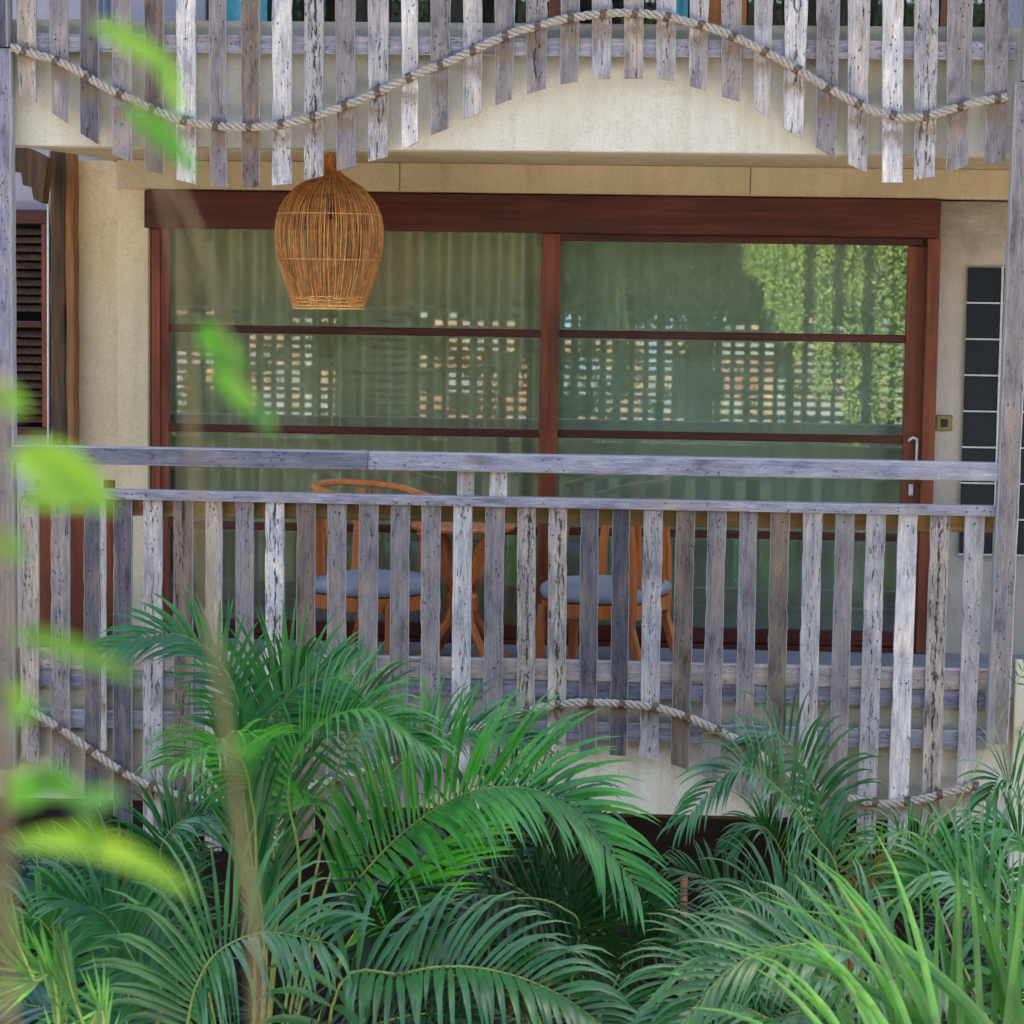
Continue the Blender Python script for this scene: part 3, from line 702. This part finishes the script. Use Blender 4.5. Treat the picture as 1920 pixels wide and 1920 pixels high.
pl = at(700, 1230, .75); pr = at(1130, 1232, .72)
chair((pl.x, .78, FL), R(-25), 'low teak armchair with grey cushion left of the round table', .885)
chair((pr.x, .72, FL), R(180-18), 'low teak armchair with grey cushion right of the round table', .835, 1.2)
ct = at(868, 990, .85)
tb = empty('round_table', (ct.x, .85, FL), 'small round teak table with crossed legs between the two armchairs', 'table')
ztab = at(868, 982, .85).z
m = MB(); m.lathe([(.001,-.03),(.255,-.03),(.265,-.022),(.268,-.01),(.262,0),(.001,0)], (ct.x,.85,ztab), 40); m.build('tabletop', M['teak'], tb, smooth=False, recalc=True)
zh = at(868,1130,.85).z
for k in range(4):
    a = R(35+90*k); ca, sa = math.cos(a), math.sin(a)
    P = lambda r_, z: (ct.x+ca*r_, .85+sa*r_, z)
    bar(tb, 'leg', [P(.25,ztab-.03),P(.17,ztab-.12),P(.085,zh+.12),P(.055,zh),P(.09,zh-.10),P(.19,FL+.09),P(.27,FL)], .042, .04, local=False)
m = MB(); m.lathe([(.001,-.05),(.075,-.05),(.085,-.03),(.085,.03),(.075,.05),(.001,.05)], (ct.x,.85,zh), 20); m.build('hub', M['teak'], tb, smooth=False, recalc=True)

# ---- things on the upper balcony, just showing above the fascia
for px0, px1, ty, lab in ((395,500,'teal','teal towel draped high on the upper balcony behind the left slats'), (175,215,'cushion','pale blue cloth hanging on the upper balcony at far left'), (1240,1290,'teal','small teal cushion on the upper balcony right of centre'), (1320,1400,'orangef','orange cushion on the upper balcony behind the slats')):
    a, b = at(px0,20,1.0), at(px1,20,1.0)
    m = MB(); n = 18; v = []; f = []
    for j in range(5):
        for i in range(n+1):
            x = a.x+(b.x-a.x)*i/n; v.append((x, 1.0+.015*math.sin(i*1.1)+.006*math.sin(j+i*.4), 3.225+.09*j))
    for j in range(4):
        for i in range(n): f.append((j*(n+1)+i, j*(n+1)+i+1, (j+1)*(n+1)+i+1, (j+1)*(n+1)+i))
    m.add(v, f); tag(m.build('draped_cloth', M[ty], None, smooth=True), lab, 'cloth')

# ================================================================ PALMS
def leaflet(m, p, d, n_, L, W, droop, seg=6, fold=.25, curl=0.0, side=None):
    q = p.copy(); d = d.normalized(); v = []; 
    for i in range(seg+1):
        t = i/seg
        w_ = W*(.35+.65*math.sin(min(1, t*3.2)*math.pi/2))*(1-t**2.2)+.0006
        s_ = d.cross(n_).normalized(); nn = s_.cross(d).normalized()
        v += [q-s_*w_/2+nn*fold*w_/2, q, q+s_*w_/2+nn*fold*w_/2]
        q = q+d*L/seg
        d = d+Vector((0,0,-1))*droop*(.25+t)/seg*1.6
        if side is not None: d = d+side*curl/seg
        d.normalize()
    f = []
    for i in range(seg):
        a = i*3; f += [(a,a+1,a+4,a+3),(a+1,a+2,a+5,a+4)]
    m.add(v, f)
PAL = {'tall': 1.35, 'feat': 1.15, 'blue': 1.15, 'dark': .8}  # brightness per palm: lit tops and shaded gaps put into the tone
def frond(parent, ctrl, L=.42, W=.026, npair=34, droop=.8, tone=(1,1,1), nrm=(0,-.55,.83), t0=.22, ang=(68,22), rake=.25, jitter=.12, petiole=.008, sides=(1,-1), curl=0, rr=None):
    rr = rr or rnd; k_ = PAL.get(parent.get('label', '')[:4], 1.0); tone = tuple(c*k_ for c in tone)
    pts = smooth_path(ctrl, 60)
    st = MB(); st.tube(pts[::2]+[pts[-1]], [petiole*(1-.85*i/30) for i in range(len(pts[::2])+1)], 6)
    m = MB(); N0 = Vector(nrm).normalized()
    for i in range(npair):
        t = t0+(1-t0)*(i+.5)/npair
        k = min(int(t*59), 58); p = pts[k]+(pts[k+1]-pts[k])*(t*59-k)
        T_ = (pts[min(k+2,59)]-pts[max(k-1,0)]).normalized()
        Nn = (N0-T_*N0.dot(T_)).normalized(); Sd = T_.cross(Nn).normalized()
        u = (t-t0)/(1-t0); dr_ = (.15+droop*1.45 if droop else 0); rk = rake+.18 if droop > .35 else rake; env = (.55+.45*math.sin(min(1,u*2.2)*math.pi/2))*(1-.62*u**2.5)
        a0 = ang[0]+(ang[1]-ang[0])*u
        for s_ in sides:
            a = R(a0+rr.uniform(-7,7))
            d = T_*math.cos(a)+Sd*s_*math.sin(a)+Nn*(rk+rr.uniform(-jitter,jitter))
            leaflet(m, p+Sd*s_*.003, d, Nn, L*env*(rr.uniform(.88,1.08) if rr.random() > .05 else rr.uniform(.45,.8)), 1.2*W*(1-.4*u)*rr.uniform(.85,1.1), dr_*rr.uniform(.75,1.25), curl=curl, side=Sd)
    o = m.build('frond', M['palm'], parent, smooth=True); o.color = tuple(tone)+(1,)
    s2 = st.build('stalk', M['palm_stalk'], o, smooth=True)
    return o
def palm(x, y, label, canes):
    e = empty('areca_palm', (x, y, -3), label, 'palm', 'feathery palms in front of the balcony')
    for (dx, dy, h_, r_) in canes:
        m = MB(); n = 14; pts = [(x+dx+.1*math.sin(i*.2)*dx, y+dy, -3+h_*i/n) for i in range(n+1)]
        m.tube(pts, [r_*(1.12 if i % 2 else .95) for i in range(n+1)], 9); m.build('cane', M['cane'], e, smooth=True)
    return e
def P3(*q): return [at(*a) for a in q]
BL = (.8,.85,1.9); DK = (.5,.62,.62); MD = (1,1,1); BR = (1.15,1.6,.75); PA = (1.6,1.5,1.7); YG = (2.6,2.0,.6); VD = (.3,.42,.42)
def root_of(e, z=-1.9, dx=0): return Vector((e.location.x+dx, e.location.y, z))

pa = palm(at(470,1900,-1.9).x, -1.9, 'tall feathery palm with arching fronds left of centre', ((0,0,1.3,.03),(.15,.1,1.1,.028),(-.12,.08,1.2,.03)))
ra = root_of(pa)
# upright frond with blue green blades, tip bending to the left
frond(pa, [ra, at(500,1750,-1.9), at(470,1450,-1.9), at(430,1270,-1.95), at(335,1190,-2.0), at(195,1215,-2.05)], .34, .022, 44, .5, (.75,1.05,1.15), (.2,-.9,.3), .30, (50,20), .1)
frond(pa, [ra, at(520,1720,-1.8), at(488,1450,-1.8), at(500,1360,-1.8), at(555,1290,-1.85), at(630,1270,-1.9)], .50, .026, 40, .25, (.9,1.2,1.25), (.2,-.9,.35), .36, (62,30), .15)
frond(pa, [ra, at(560,1700,-2.0), at(540,1480,-2.0), at(590,1370,-2.1), at(690,1330,-2.2), at(800,1400,-2.3)], .40, .024, 42, .9, (1.15,1.5,.9), (-.1,-.45,.88), .34)
frond(pa, [ra, at(480,1640,-2.1), at(470,1490,-2.2), at(450,1420,-2.4), at(400,1400,-2.6), at(330,1440,-2.8)], .40, .026, 34, 1.0, (1.3,1.45,1.1), (-.2,-.5,.85), .42)
frond(pa, [ra, at(515,1750,-1.7), at(520,1520,-1.7), at(530,1370,-1.7), at(545,1240,-1.75)], .46, .022, 46, .1, (.7,1.0,.75), (0,-1,.1), .22, (38,18), .05)
frond(pa, [ra, at(495,1800,-2.1), at(470,1600,-2.1), at(455,1480,-2.15), at(440,1400,-2.2)], .50, .030, 26, .05, (.55,.85,.7), (.5,-.8,.1), .25, (22,12), .05)
frond(pa, [ra, at(590,1780,-2.0), at(655,1670,-2.1), at(770,1550,-2.2), at(900,1480,-2.3), at(1050,1500,-2.4), at(1195,1660,-2.5)], .56, .030, 58, .45, (.95,1.45,.7), (-.15,-.75,.65), .30, (62,28), .3)
frond(pa, [ra, at(620,1850,-2.2), at(680,1730,-2.3), at(780,1620,-2.4), at(880,1540,-2.4)], .50, .030, 44, .15, (1.5,2.2,.6), (.4,-.9,.1), .35, (30,16), .05, sides=(1,))
frond(pa, [ra, at(720,1850,-1.3), at(800,1700,-1.3), at(880,1580,-1.35), at(970,1505,-1.4), at(1060,1500,-1.4), at(1130,1560,-1.45)], .42, .024, 44, .9, (.75,.95,.95), (-.1,-.6,.8), .30)
frond(pa, [ra, at(380,1800,-1.6), at(330,1660,-1.6), at(300,1600,-1.65), at(340,1540,-1.7), at(420,1530,-1.7)], .34, .022, 34, .6, (.7,.95,1.2), (.1,-.7,.7), .34)
frond(pa, [ra, at(600,1700,-1.2), at(700,1500,-1.2), at(790,1400,-1.25), at(900,1370,-1.3), at(1010,1400,-1.3)], .38, .022, 44, .7, (.85,1.2,1.1), (-.1,-.6,.8), .30)
frond(pa, [ra, at(600,1600,-1.4), at(640,1420,-1.4), at(690,1330,-1.4), at(640,1260,-1.4), at(560,1260,-1.4)], .30, .02, 30, .6, (1.0,1.35,.8), (0,-.6,.8), .34)

pc = palm(at(960,1900,-1.6).x, -1.6, 'dark shaded palm with drooping fronds in the lower centre', ((0,0,1.1,.03),(.12,.05,1.0,.026)))  # underside shade is put into the dark frond tones
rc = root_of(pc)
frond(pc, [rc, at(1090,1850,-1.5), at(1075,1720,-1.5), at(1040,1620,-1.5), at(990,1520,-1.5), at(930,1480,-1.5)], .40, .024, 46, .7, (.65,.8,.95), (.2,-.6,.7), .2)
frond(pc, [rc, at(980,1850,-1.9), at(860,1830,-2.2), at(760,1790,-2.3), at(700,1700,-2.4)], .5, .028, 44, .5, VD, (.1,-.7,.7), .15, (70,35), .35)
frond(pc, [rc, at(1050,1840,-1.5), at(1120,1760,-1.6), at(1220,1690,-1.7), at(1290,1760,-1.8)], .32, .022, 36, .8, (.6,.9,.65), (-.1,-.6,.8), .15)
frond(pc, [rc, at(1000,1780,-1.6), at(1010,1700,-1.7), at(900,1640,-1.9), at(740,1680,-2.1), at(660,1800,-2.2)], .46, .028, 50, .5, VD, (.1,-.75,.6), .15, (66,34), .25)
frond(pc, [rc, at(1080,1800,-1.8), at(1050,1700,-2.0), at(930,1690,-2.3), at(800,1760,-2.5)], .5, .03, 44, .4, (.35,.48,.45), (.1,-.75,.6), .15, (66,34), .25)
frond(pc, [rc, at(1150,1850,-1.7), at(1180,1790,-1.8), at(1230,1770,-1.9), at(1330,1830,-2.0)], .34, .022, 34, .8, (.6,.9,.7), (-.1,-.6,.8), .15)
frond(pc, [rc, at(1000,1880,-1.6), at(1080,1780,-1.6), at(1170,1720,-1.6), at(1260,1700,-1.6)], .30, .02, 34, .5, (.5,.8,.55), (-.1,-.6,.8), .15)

pb = palm(at(620,1990,-2.9).x, -2.9, 'broad palm with long arching blades along the bottom edge', ((0,0,.9,.03),))
rb = root_of(pb, -2.1)
frond(pb, [at(330,2080,-2.8), at(352,1920,-2.85), at(372,1840,-2.9), at(415,1780,-2.95), at(500,1748,-3.0), at(625,1770,-3.05)], .55, .032, 34, .95, (1.1,1.3,1.35), (-.25,-.7,.65), .12, (78,40), .3)
frond(pb, [rb, at(620,1900,-2.8), at(760,1825,-2.9), at(900,1815,-3.0), at(1040,1860,-3.1), at(1180,1960,-3.2)], .46, .032, 46, 1.1, (1.0,1.2,1.15), (-.1,-.6,.8), .1, (78,30), .35)
frond(pb, [rb, at(560,2000,-2.8), at(680,1930,-2.9), at(800,1900,-3.0), at(900,1920,-3.0)], .34, .024, 30, .8, DK, (-.1,-.6,.8), .1)

frond(pc, [rc, at(1010,1960,-2.0), at(1000,1890,-2.0), at(960,1850,-2.1), at(900,1880,-2.2)], .26, .014, 26, 1.0, (4.5,1.2,.7), (.1,-.6,.8), .15)
pd = palm(at(150,1950,-1.7).x, -1.7, 'blue green palm low in the left corner', ((0,0,1.0,.03),))
rd = root_of(pd)
frond(pd, [rd, at(240,1900,-1.8), at(200,1780,-1.8), at(120,1680,-1.85), at(30,1640,-1.9)], .45, .026, 44, .5, BL, (.2,-.6,.75), .12)
frond(pd, [rd, at(300,1900,-2.2), at(250,1800,-2.3), at(200,1720,-2.35), at(110,1680,-2.4)], .46, .03, 40, .7, (.75,1.0,1.1), (.2,-.6,.75), .12)
frond(pd, [rd, at(330,1850,-1.4), at(310,1700,-1.4), at(330,1600,-1.45), at(400,1520,-1.5), at(440,1540,-1.5)], .38, .022, 40, .5, (.7,.85,1.15), (.1,-.6,.75), .2)
frond(pd, [rd, at(120,1850,-2.3), at(100,1760,-2.3), at(60,1720,-2.3), at(0,1760,-2.3)], .34, .024, 34, .9, (.7,1.2,.6), (.1,-.6,.8), .12)
frond(pd, [rd, at(160,1930,-2.5), at(80,1890,-2.5), at(0,1880,-2.5)], .36, .026, 26, .5, BL, (.1,-.6,.8), .05)
frond(pd, [rd, at(260,1960,-1.5), at(230,1850,-1.5), at(260,1700,-1.5), at(180,1620,-1.5), at(60,1610,-1.5)], .40, .024, 44, .6, (.7,.85,1.3), (.2,-.6,.75), .12)

pe = palm(at(1600,1950,-1.3).x, -1.3, 'feathery palm rising against the right end of the lower railing', ((0,0,2.42,.034),(.13,.06,2.30,.03),(-.12,-.05,2.2,.03)))
re_ = root_of(pe, -1.3)
frond(pe, [re_, at(1575,1660,-1.3), at(1530,1570,-1.35), at(1460,1480,-1.45), at(1380,1440,-1.55), at(1275,1545,-1.65)], .36, .022, 46, 1.0, (1.0,1.25,1.25), (.15,-.6,.8), .2)
frond(pe, [re_, at(1570,1640,-1.2), at(1545,1540,-1.2), at(1515,1450,-1.2), at(1455,1370,-1.25), at(1400,1400,-1.3)], .36, .024, 26, .9, (.75,1.0,1.05), (.2,-.7,.6), .25, (55,30))
frond(pe, [re_, at(1620,1680,-1.2), at(1680,1640,-1.2), at(1740,1600,-1.3), at(1810,1590,-1.4), at(1860,1640,-1.5)], .30, .022, 40, .7, (.8,1.25,.75), (-.1,-.6,.8), .2)
frond(pe, [re_, at(1640,1720,-1.4), at(1720,1680,-1.5), at(1730,1610,-1.5), at(1690,1560,-1.6), at(1610,1590,-1.6)], .26, .02, 30, .8, (1.2,1.6,.8), (.1,-.6,.8), .2)
frond(pe, [re_, at(1560,1700,-1.0), at(1490,1640,-1.0), at(1450,1570,-1.1), at(1420,1550,-1.1), at(1375,1590,-1.1)], .28, .02, 36, .8, (.7,1.1,.7), (.1,-.6,.8), .2)
frond(pe, [re_, at(1540,1760,-1.6), at(1450,1680,-1.7), at(1400,1690,-1.8), at(1340,1770,-1.9)], .34, .022, 40, .8, (.9,1.1,1.1), (.1,-.6,.8), .2)
frond(pe, [re_, at(1480,1780,-.9), at(1400,1700,-.9), at(1330,1650,-.9), at(1270,1630,-.9)], .26, .016, 30, .5, (.6,.8,.5), (.1,-.6,.8), .3)

frond(pe, [re_, at(1600,1700,-1.25), at(1620,1640,-1.25), at(1660,1600,-1.3), at(1700,1640,-1.35)], .22, .014, 26, .9, (5,1.3,.8), (.1,-.6,.8), .2)
pf = palm(at(1760,2000,-3.9).x, -3.9, 'sunlit palm with long upright yellow green blades in the lower right corner', ((0,0,.9,.03),(.2,0,.8,.03)))
rf = root_of(pf, -2.1)  # fronds stand in shade; sunlight is put into their bright tones
# rachis runs below the frame, blades stand up and bend to the left
frond(pf, [rf, at(1960,2060,-3.8), at(1820,2060,-3.9), at(1660,2070,-4.0), at(1480,2110,-4.1)], 1.12, .030, 36, .50, (1.6,1.5,1.1), (.1,-1,.15), .10, (80,48), .02, .12, sides=(1,))
frond(pf, [rf, at(2060,2060,-3.6), at(1900,2050,-3.7), at(1740,2060,-3.8), at(1620,2080,-3.9)], 1.0, .030, 40, .22, (1.9,1.7,1.0), (0,-1,.15), .15, (104,78), .05, .14, sides=(1,))
frond(pf, [rf, at(1800,1930,-3.4), at(1680,1830,-3.45), at(1530,1770,-3.5), at(1380,1810,-3.55), at(1260,1940,-3.6)], .42, .028, 44, .8, (.95,1.15,.75), (.1,-.5,.85), .15, (74,34))
frond(pf, [rf, at(1700,1960,-3.0), at(1600,1860,-3.0), at(1480,1830,-3.1), at(1360,1900,-3.2)], .36, .026, 40, .8, (1.0,1.2,.95), (.1,-.5,.85), .12)
frond(pf, [rf, at(1560,1990,-3.3), at(1440,1910,-3.3), at(1340,1880,-3.3), at(1230,1930,-3.3)], .34, .022, 36, .7, (1.3,1.4,1.5), (.1,-.5,.85), .12)
frond(pf, [rf, at(1640,1980,-3.0), at(1560,1920,-3.0), at(1440,1830,-3.05), at(1310,1800,-3.1), at(1190,1900,-3.15)], .42, .024, 46, .8, (1.1,1.35,1.0), (.1,-.5,.85), .15)
frond(pf, [rf, at(1900,1800,-3.0), at(1860,1700,-3.0), at(1780,1640,-3.0), at(1690,1680,-3.0)], .40, .024, 40, .7, (1.1,1.5,.8), (.1,-.5,.85), .2)

pg = palm(at(1990,1800,-2.2).x, -2.2, 'palm leaning in from the right edge of the view', ((0,0,1.6,.03),))
rg = root_of(pg, -1.4)
frond(pg, [rg, at(1985,1700,-2.2), at(1950,1600,-2.2), at(1910,1500,-2.3), at(1880,1460,-2.35), at(1850,1500,-2.4)], .32, .022, 34, .7, (1.0,1.35,1.1), (.1,-.6,.8), .2)
frond(pg, [rg, at(1960,1700,-1.8), at(1930,1600,-1.8), at(1890,1560,-1.8), at(1820,1600,-1.8)], .34, .024, 34, .8, (.8,1.4,.7), (.1,-.6,.8), .2)
m_ = frond(pg, [rg, at(1740,1640,-2.5), at(1800,1500,-2.5), at(1870,1360,-2.5), at(1925,1240,-2.5)], .05, .006, 4, .1, (.6,1,.6), t0=.9, petiole=.005)

# filler: young fronds low and behind, so the bed is closed
rr = random.Random(21)
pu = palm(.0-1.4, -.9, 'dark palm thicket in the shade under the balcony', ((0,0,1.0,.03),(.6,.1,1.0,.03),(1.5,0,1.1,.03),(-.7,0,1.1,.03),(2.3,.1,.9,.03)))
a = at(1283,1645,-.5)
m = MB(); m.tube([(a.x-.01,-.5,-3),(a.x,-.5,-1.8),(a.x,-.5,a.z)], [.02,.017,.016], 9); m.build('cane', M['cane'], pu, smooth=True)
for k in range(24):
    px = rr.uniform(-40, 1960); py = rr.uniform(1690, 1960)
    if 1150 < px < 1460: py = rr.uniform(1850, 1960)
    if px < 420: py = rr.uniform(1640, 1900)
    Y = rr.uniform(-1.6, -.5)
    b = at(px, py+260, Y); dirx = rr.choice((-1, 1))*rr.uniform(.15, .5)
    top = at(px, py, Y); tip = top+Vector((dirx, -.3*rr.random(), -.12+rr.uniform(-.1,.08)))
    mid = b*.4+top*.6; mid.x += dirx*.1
    tn = rr.uniform(.2, .55)  # deep shade of the gaps painted as a dark frond tone
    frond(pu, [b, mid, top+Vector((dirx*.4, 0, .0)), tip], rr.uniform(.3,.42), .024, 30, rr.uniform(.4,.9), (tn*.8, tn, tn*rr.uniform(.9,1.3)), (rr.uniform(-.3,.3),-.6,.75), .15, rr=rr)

# sunlit yellow green shoots, bottom left
ps = palm(at(60,1990,-4.6).x, -4.6, 'young palm with narrow yellow green shoots at the bottom left edge', ((0,0,.6,.02),))
rs = root_of(ps, -2.2)
frond(ps, [rs, at(110,1960,-4.6), at(60,1830,-4.6), at(10,1720,-4.6), at(-30,1640,-4.6)], .24, .012, 60, .0, (1.7,1.5,.8), (.5,-.8,.1), .1, (9,5), .0, .03)
frond(ps, [rs, at(190,2000,-4.6), at(160,1930,-4.6), at(135,1860,-4.6), at(118,1780,-4.6)], .20, .010, 50, .0, (1.5,1.4,.8), (.5,-.8,.1), .1, (9,5), .0, .03)

# ================================================================ FOREGROUND SAPLING (out of focus)
YF = -10.1
sp = empty('young_tree', (at(490,2400,YF).x, YF, -3), 'slender pale stemmed young tree close to the camera, out of focus on the left', 'tree')
def stem(parent, q, r0, r1, Y, name='stem'):
    pts = smooth_path([at(a, b, Y) for a, b in q], 40); m = MB(); m.tube(pts, [r0+(r1-r0)*i/39 for i in range(40)], 10)
    return m.build(name, M['stem'], parent, smooth=True)
stem(sp, [(300,340),(335,520),(355,760),(380,1050),(410,1280),(450,1560),(478,1800),(492,2300)], .0012, .0029, YF)
stem(sp, [(330,350),(370,440),(400,540),(425,640)], .0013, .0018, YF+.1, 'branch')
stem(sp, [(335,360),(280,240),(235,120),(200,40)], .0013, .0009, YF+.1, 'branch')
stem(sp, [(425,640),(450,730),(490,790)], .0012, .0008, YF+.1, 'branch')
def big_leaf(parent, q0, q1, width_px, Y, tone=(1,1,1), bow=.0, tilt=.0, name='leaf'):
    a, b = at(*q0, Y), at(*q1, Y+tilt); m = MB(); n = 10; v = []; f = []
    d = b-a; L = d.length; s_ = d.cross(Vector((0,1,0))).normalized(); s_ = (s_+Vector((0,.5,0))).normalized(); W_ = .82*width_px/(FPX/(Y-CAM.y))
    for i in range(n+1):
        t = i/n; wd = W_/2*math.sin(math.pi*(t**.8))**.75+.0004; p = a+d*t+Vector((0,0,1))*bow*L*math.sin(math.pi*t)
        v += [p-s_*wd+Vector((0,-.15*wd,.1*wd)), p, p+s_*wd+Vector((0,-.15*wd,.1*wd))]
    for i in range(n):
        k = i*3; f += [(k,k+1,k+4,k+3),(k+1,k+2,k+5,k+4)]
    m.add(v, f); o = m.build(name, M['lime'], parent, smooth=True); o.color = tuple(tone)+(1,); return o
G1, G2, G3, G4 = (.9,1.05,1), (.55,.9,.9), (.75,.88,1), (.5,.75,1.9)
YF2 = YF+.1
for q in (((175,40),(345,150),55,G1,.03),((240,200),(372,330),58,G2,.04),((375,610),(455,700),70,G2,.0),((400,690),(505,800),46,G2,.0),((470,760),(515,810),36,G4,.0),((300,120),(345,220),30,G1,.0)):
    big_leaf(sp, q[0], q[1], q[2], YF2, q[3], q[4])
sp2 = empty('young_tree', (at(12,2400,YF-.2).x, YF-.2, -3), 'pale trunk with lime leaves at the left edge, close and out of focus', 'tree')
stem(sp2, [(-8,700),(2,950),(10,1200),(4,1500),(10,1800),(14,2300)], .0029, .0038, YF-.2, 'trunk')
YG2 = YF-.15
for q in (((-30,730),(55,770),70,G3,0.0),((25,845),(215,960),120,G3,.06),((30,940),(190,950),46,G1,.05),((-20,1000),(40,1050),80,G2,0),((20,1185),(265,1280),50,G3,.05),((0,1280),(50,1330),50,G3,0),((0,1500),(110,1470),90,G2,.05),((60,1450),(150,1490),75,G2,0),((130,1510),(230,1490),60,G4,.0),((15,1580),(365,1680),62,G3,.12),((150,1540),(190,1600),40,G3,0),((10,1360),(80,1320),40,G4,0)):
    big_leaf(sp2, q[0], q[1], q[2], YG2, q[3], q[4])

# ================================================================ BEHIND THE CAMERA: what the glass mirrors
YM = -13.0; YV = 3.0-YM                      # mirrored distance of the screen in the glass
def mir(px, py): return at(px, py, YV)
sc_ = empty('garden_screen', (0, YM, -3), 'dark green trellis screen across the garden, mirrored in the glass', 'screen')
M['screen'] = plain('dark_green_paint', (.014,.021,.011), .8)
xl, xr = mir(330,700).x, mir(1700,700).x; zt, zbm = mir(1000,585).z, mir(1000,822).z
nx = 51; wx = (xr-xl)/nx
hx = [xl+wx*i for i in range(nx+1)]
for i, x in enumerate(hx):
    wd = wx*rr.uniform(.16,.34) if i % 11 not in (4,) else wx*.7
    box('upright', M['screen'], sc_, x-wd, x+wd, YM, YM+.03, zbm, zt)
nz = 15
for j in range(nz+1):
    z = zbm+(zt-zbm)*j/nz; box('crossbar', M['screen'], sc_, xl, xr, YM+.0305, YM+.05, z-.024*(.6+.8*rr.random()), z+.024*(.6+.8*rr.random()))
box('panel', M['screen'], sc_, xl-6, xr+6, YM-.02, YM+.05, -3, zbm-.03)
# leaves clinging to the trellis and the dark hedge mass above
def leafcloud(name, mat, n, fx, size, rr_, kind='stuff', label=None):
    m = MB(); v = []; f = []
    for k in range(n):
        p = fx(rr_)
        if p is None: continue
        a = Vector((rr_.gauss(0,1), rr_.gauss(0,1)*.5, rr_.gauss(0,1))).normalized(); b = a.cross(Vector((rr_.gauss(0,.4),1,rr_.gauss(0,.4)))).normalized()
        s_ = size*rr_.uniform(.6,1.3); i = len(v)
        v += [p-a*s_, p+b*s_*.4, p+a*s_, p-b*s_*.4]; f.append((i,i+1,i+2,i+3))
    m.add(v, f); o = m.build(name, mat, None); o.color = (1,1,1,1)
    o['kind'] = kind
    if label: o['label'] = label
    return o
def on_trellis(q):
    x = q.uniform(xl, xr); z = q.uniform(zbm, zt)
    if noise.noise(Vector((x*1.1, z*1.6, 5)))+.55*noise.noise(Vector((x*3.3, z*4, 1))) < .10: return None
    return Vector((x, YM+.09+q.random()*.05, z))
leafcloud('creeper_leaves', M['hedge'], 12000, on_trellis, .032, rr)
def above(q):
    return Vector((q.uniform(xl-5, xr+5), YM+.1-q.random()*.5, q.uniform(zt-.05, 5.4)))
leafcloud('hedge_foliage', M['hedge'], 30000, above, .055, rr)
box('hedge_core', M['screen'], None, xl-6, xr+6, YM-.7, YM-.5, zt, 5.2)['kind'] = 'stuff'
vx0, vx1 = mir(1400,500).x, mir(1710,500).x
def vines(q):
    x = q.uniform(vx0, vx1); u = (x-vx0)/(vx1-vx0)
    if noise.noise(Vector((round(x/.11)*5.3, 2, 0))) < -.25: return None
    col = round(x/.11)*.11+q.gauss(0,.03)
    low = mir(1500, 480+min(1, u*1.7)**.8*340+60*noise.noise(Vector((round(x/.11)*1.7,0,0))), ).z
    z = q.uniform(low, 2.5)
    return Vector((col, YM+.35+q.random()*.15, z))
leafcloud('hanging_vine_leaves', M['vine'], 7000, vines, .024, rr)
# made-up wall beyond the screen; pale panels stand in for mirrored light flecks
def flat(name, c_): return plain(name, c_, .8, .2, 0, 3, .3)
M['gw'] = flat('white_fleck', (.55,.55,.53)); M['gt'] = flat('terracotta_fleck', (.72,.38,.24)); M['gb'] = flat('pale_blue_fleck', (.45,.65,.85)); M['gg'] = flat('dark_fleck_gap', (.05,.075,.03)); M['gc'] = flat('peach_fleck', (.70,.50,.36))
fleck_panels = empty('fleck_panel_wall', (0, YM-4.0, -3), 'sunlit painted garden wall beyond the trellis, glimpsed in the glass', 'wall')
def mir2(px, py): return at(px, py, 3.0-(YM-4.0))
cols = [325+i*1400/46 for i in range(47)]; rows = [560, 600, 632, 668, 700, 738, 770, 800, 845]
for i in range(46):
    xa, xb = mir2(cols[i],700).x, mir2(cols[i+1],700).x
    for j in range(8):
        pc_, q = (cols[i]+cols[i+1])/2, noise.noise(Vector((cols[i]*.012, rows[j]*.011, 3)))+rr.uniform(-.25,.25)
        warm_ = 380 < pc_ < 470 and j > 3 or 780 < pc_ < 1000 and 2 < j or 1300 < pc_ < 1480 and j in (3,4)
        blue_ = 960 < pc_ < 1320 and j < 4 or pc_ > 1560 and j < 3
        c_ = 'gg' if (q < -.16 or 640 < pc_ < 780 or j == 0 and rr.random() < .5) else ('gt' if warm_ and rr.random() < .75 else 'gb' if blue_ and rr.random() < .7 else 'gw' if q > .1 else 'gc')
        z1, z0 = mir2(1000, rows[j]).z, mir2(1000, rows[j+1]).z
        box('panel', M[c_], fleck_panels, xa, xb-.002, YM-4.1, YM-4.0-rr.uniform(0,.03), z0, z1-.002)
box('panel', M['gg'], fleck_panels, mir2(325,700).x, mir2(1725,700).x, YM-4.1, YM-4.0, -3, mir2(1000,845).z-.002)
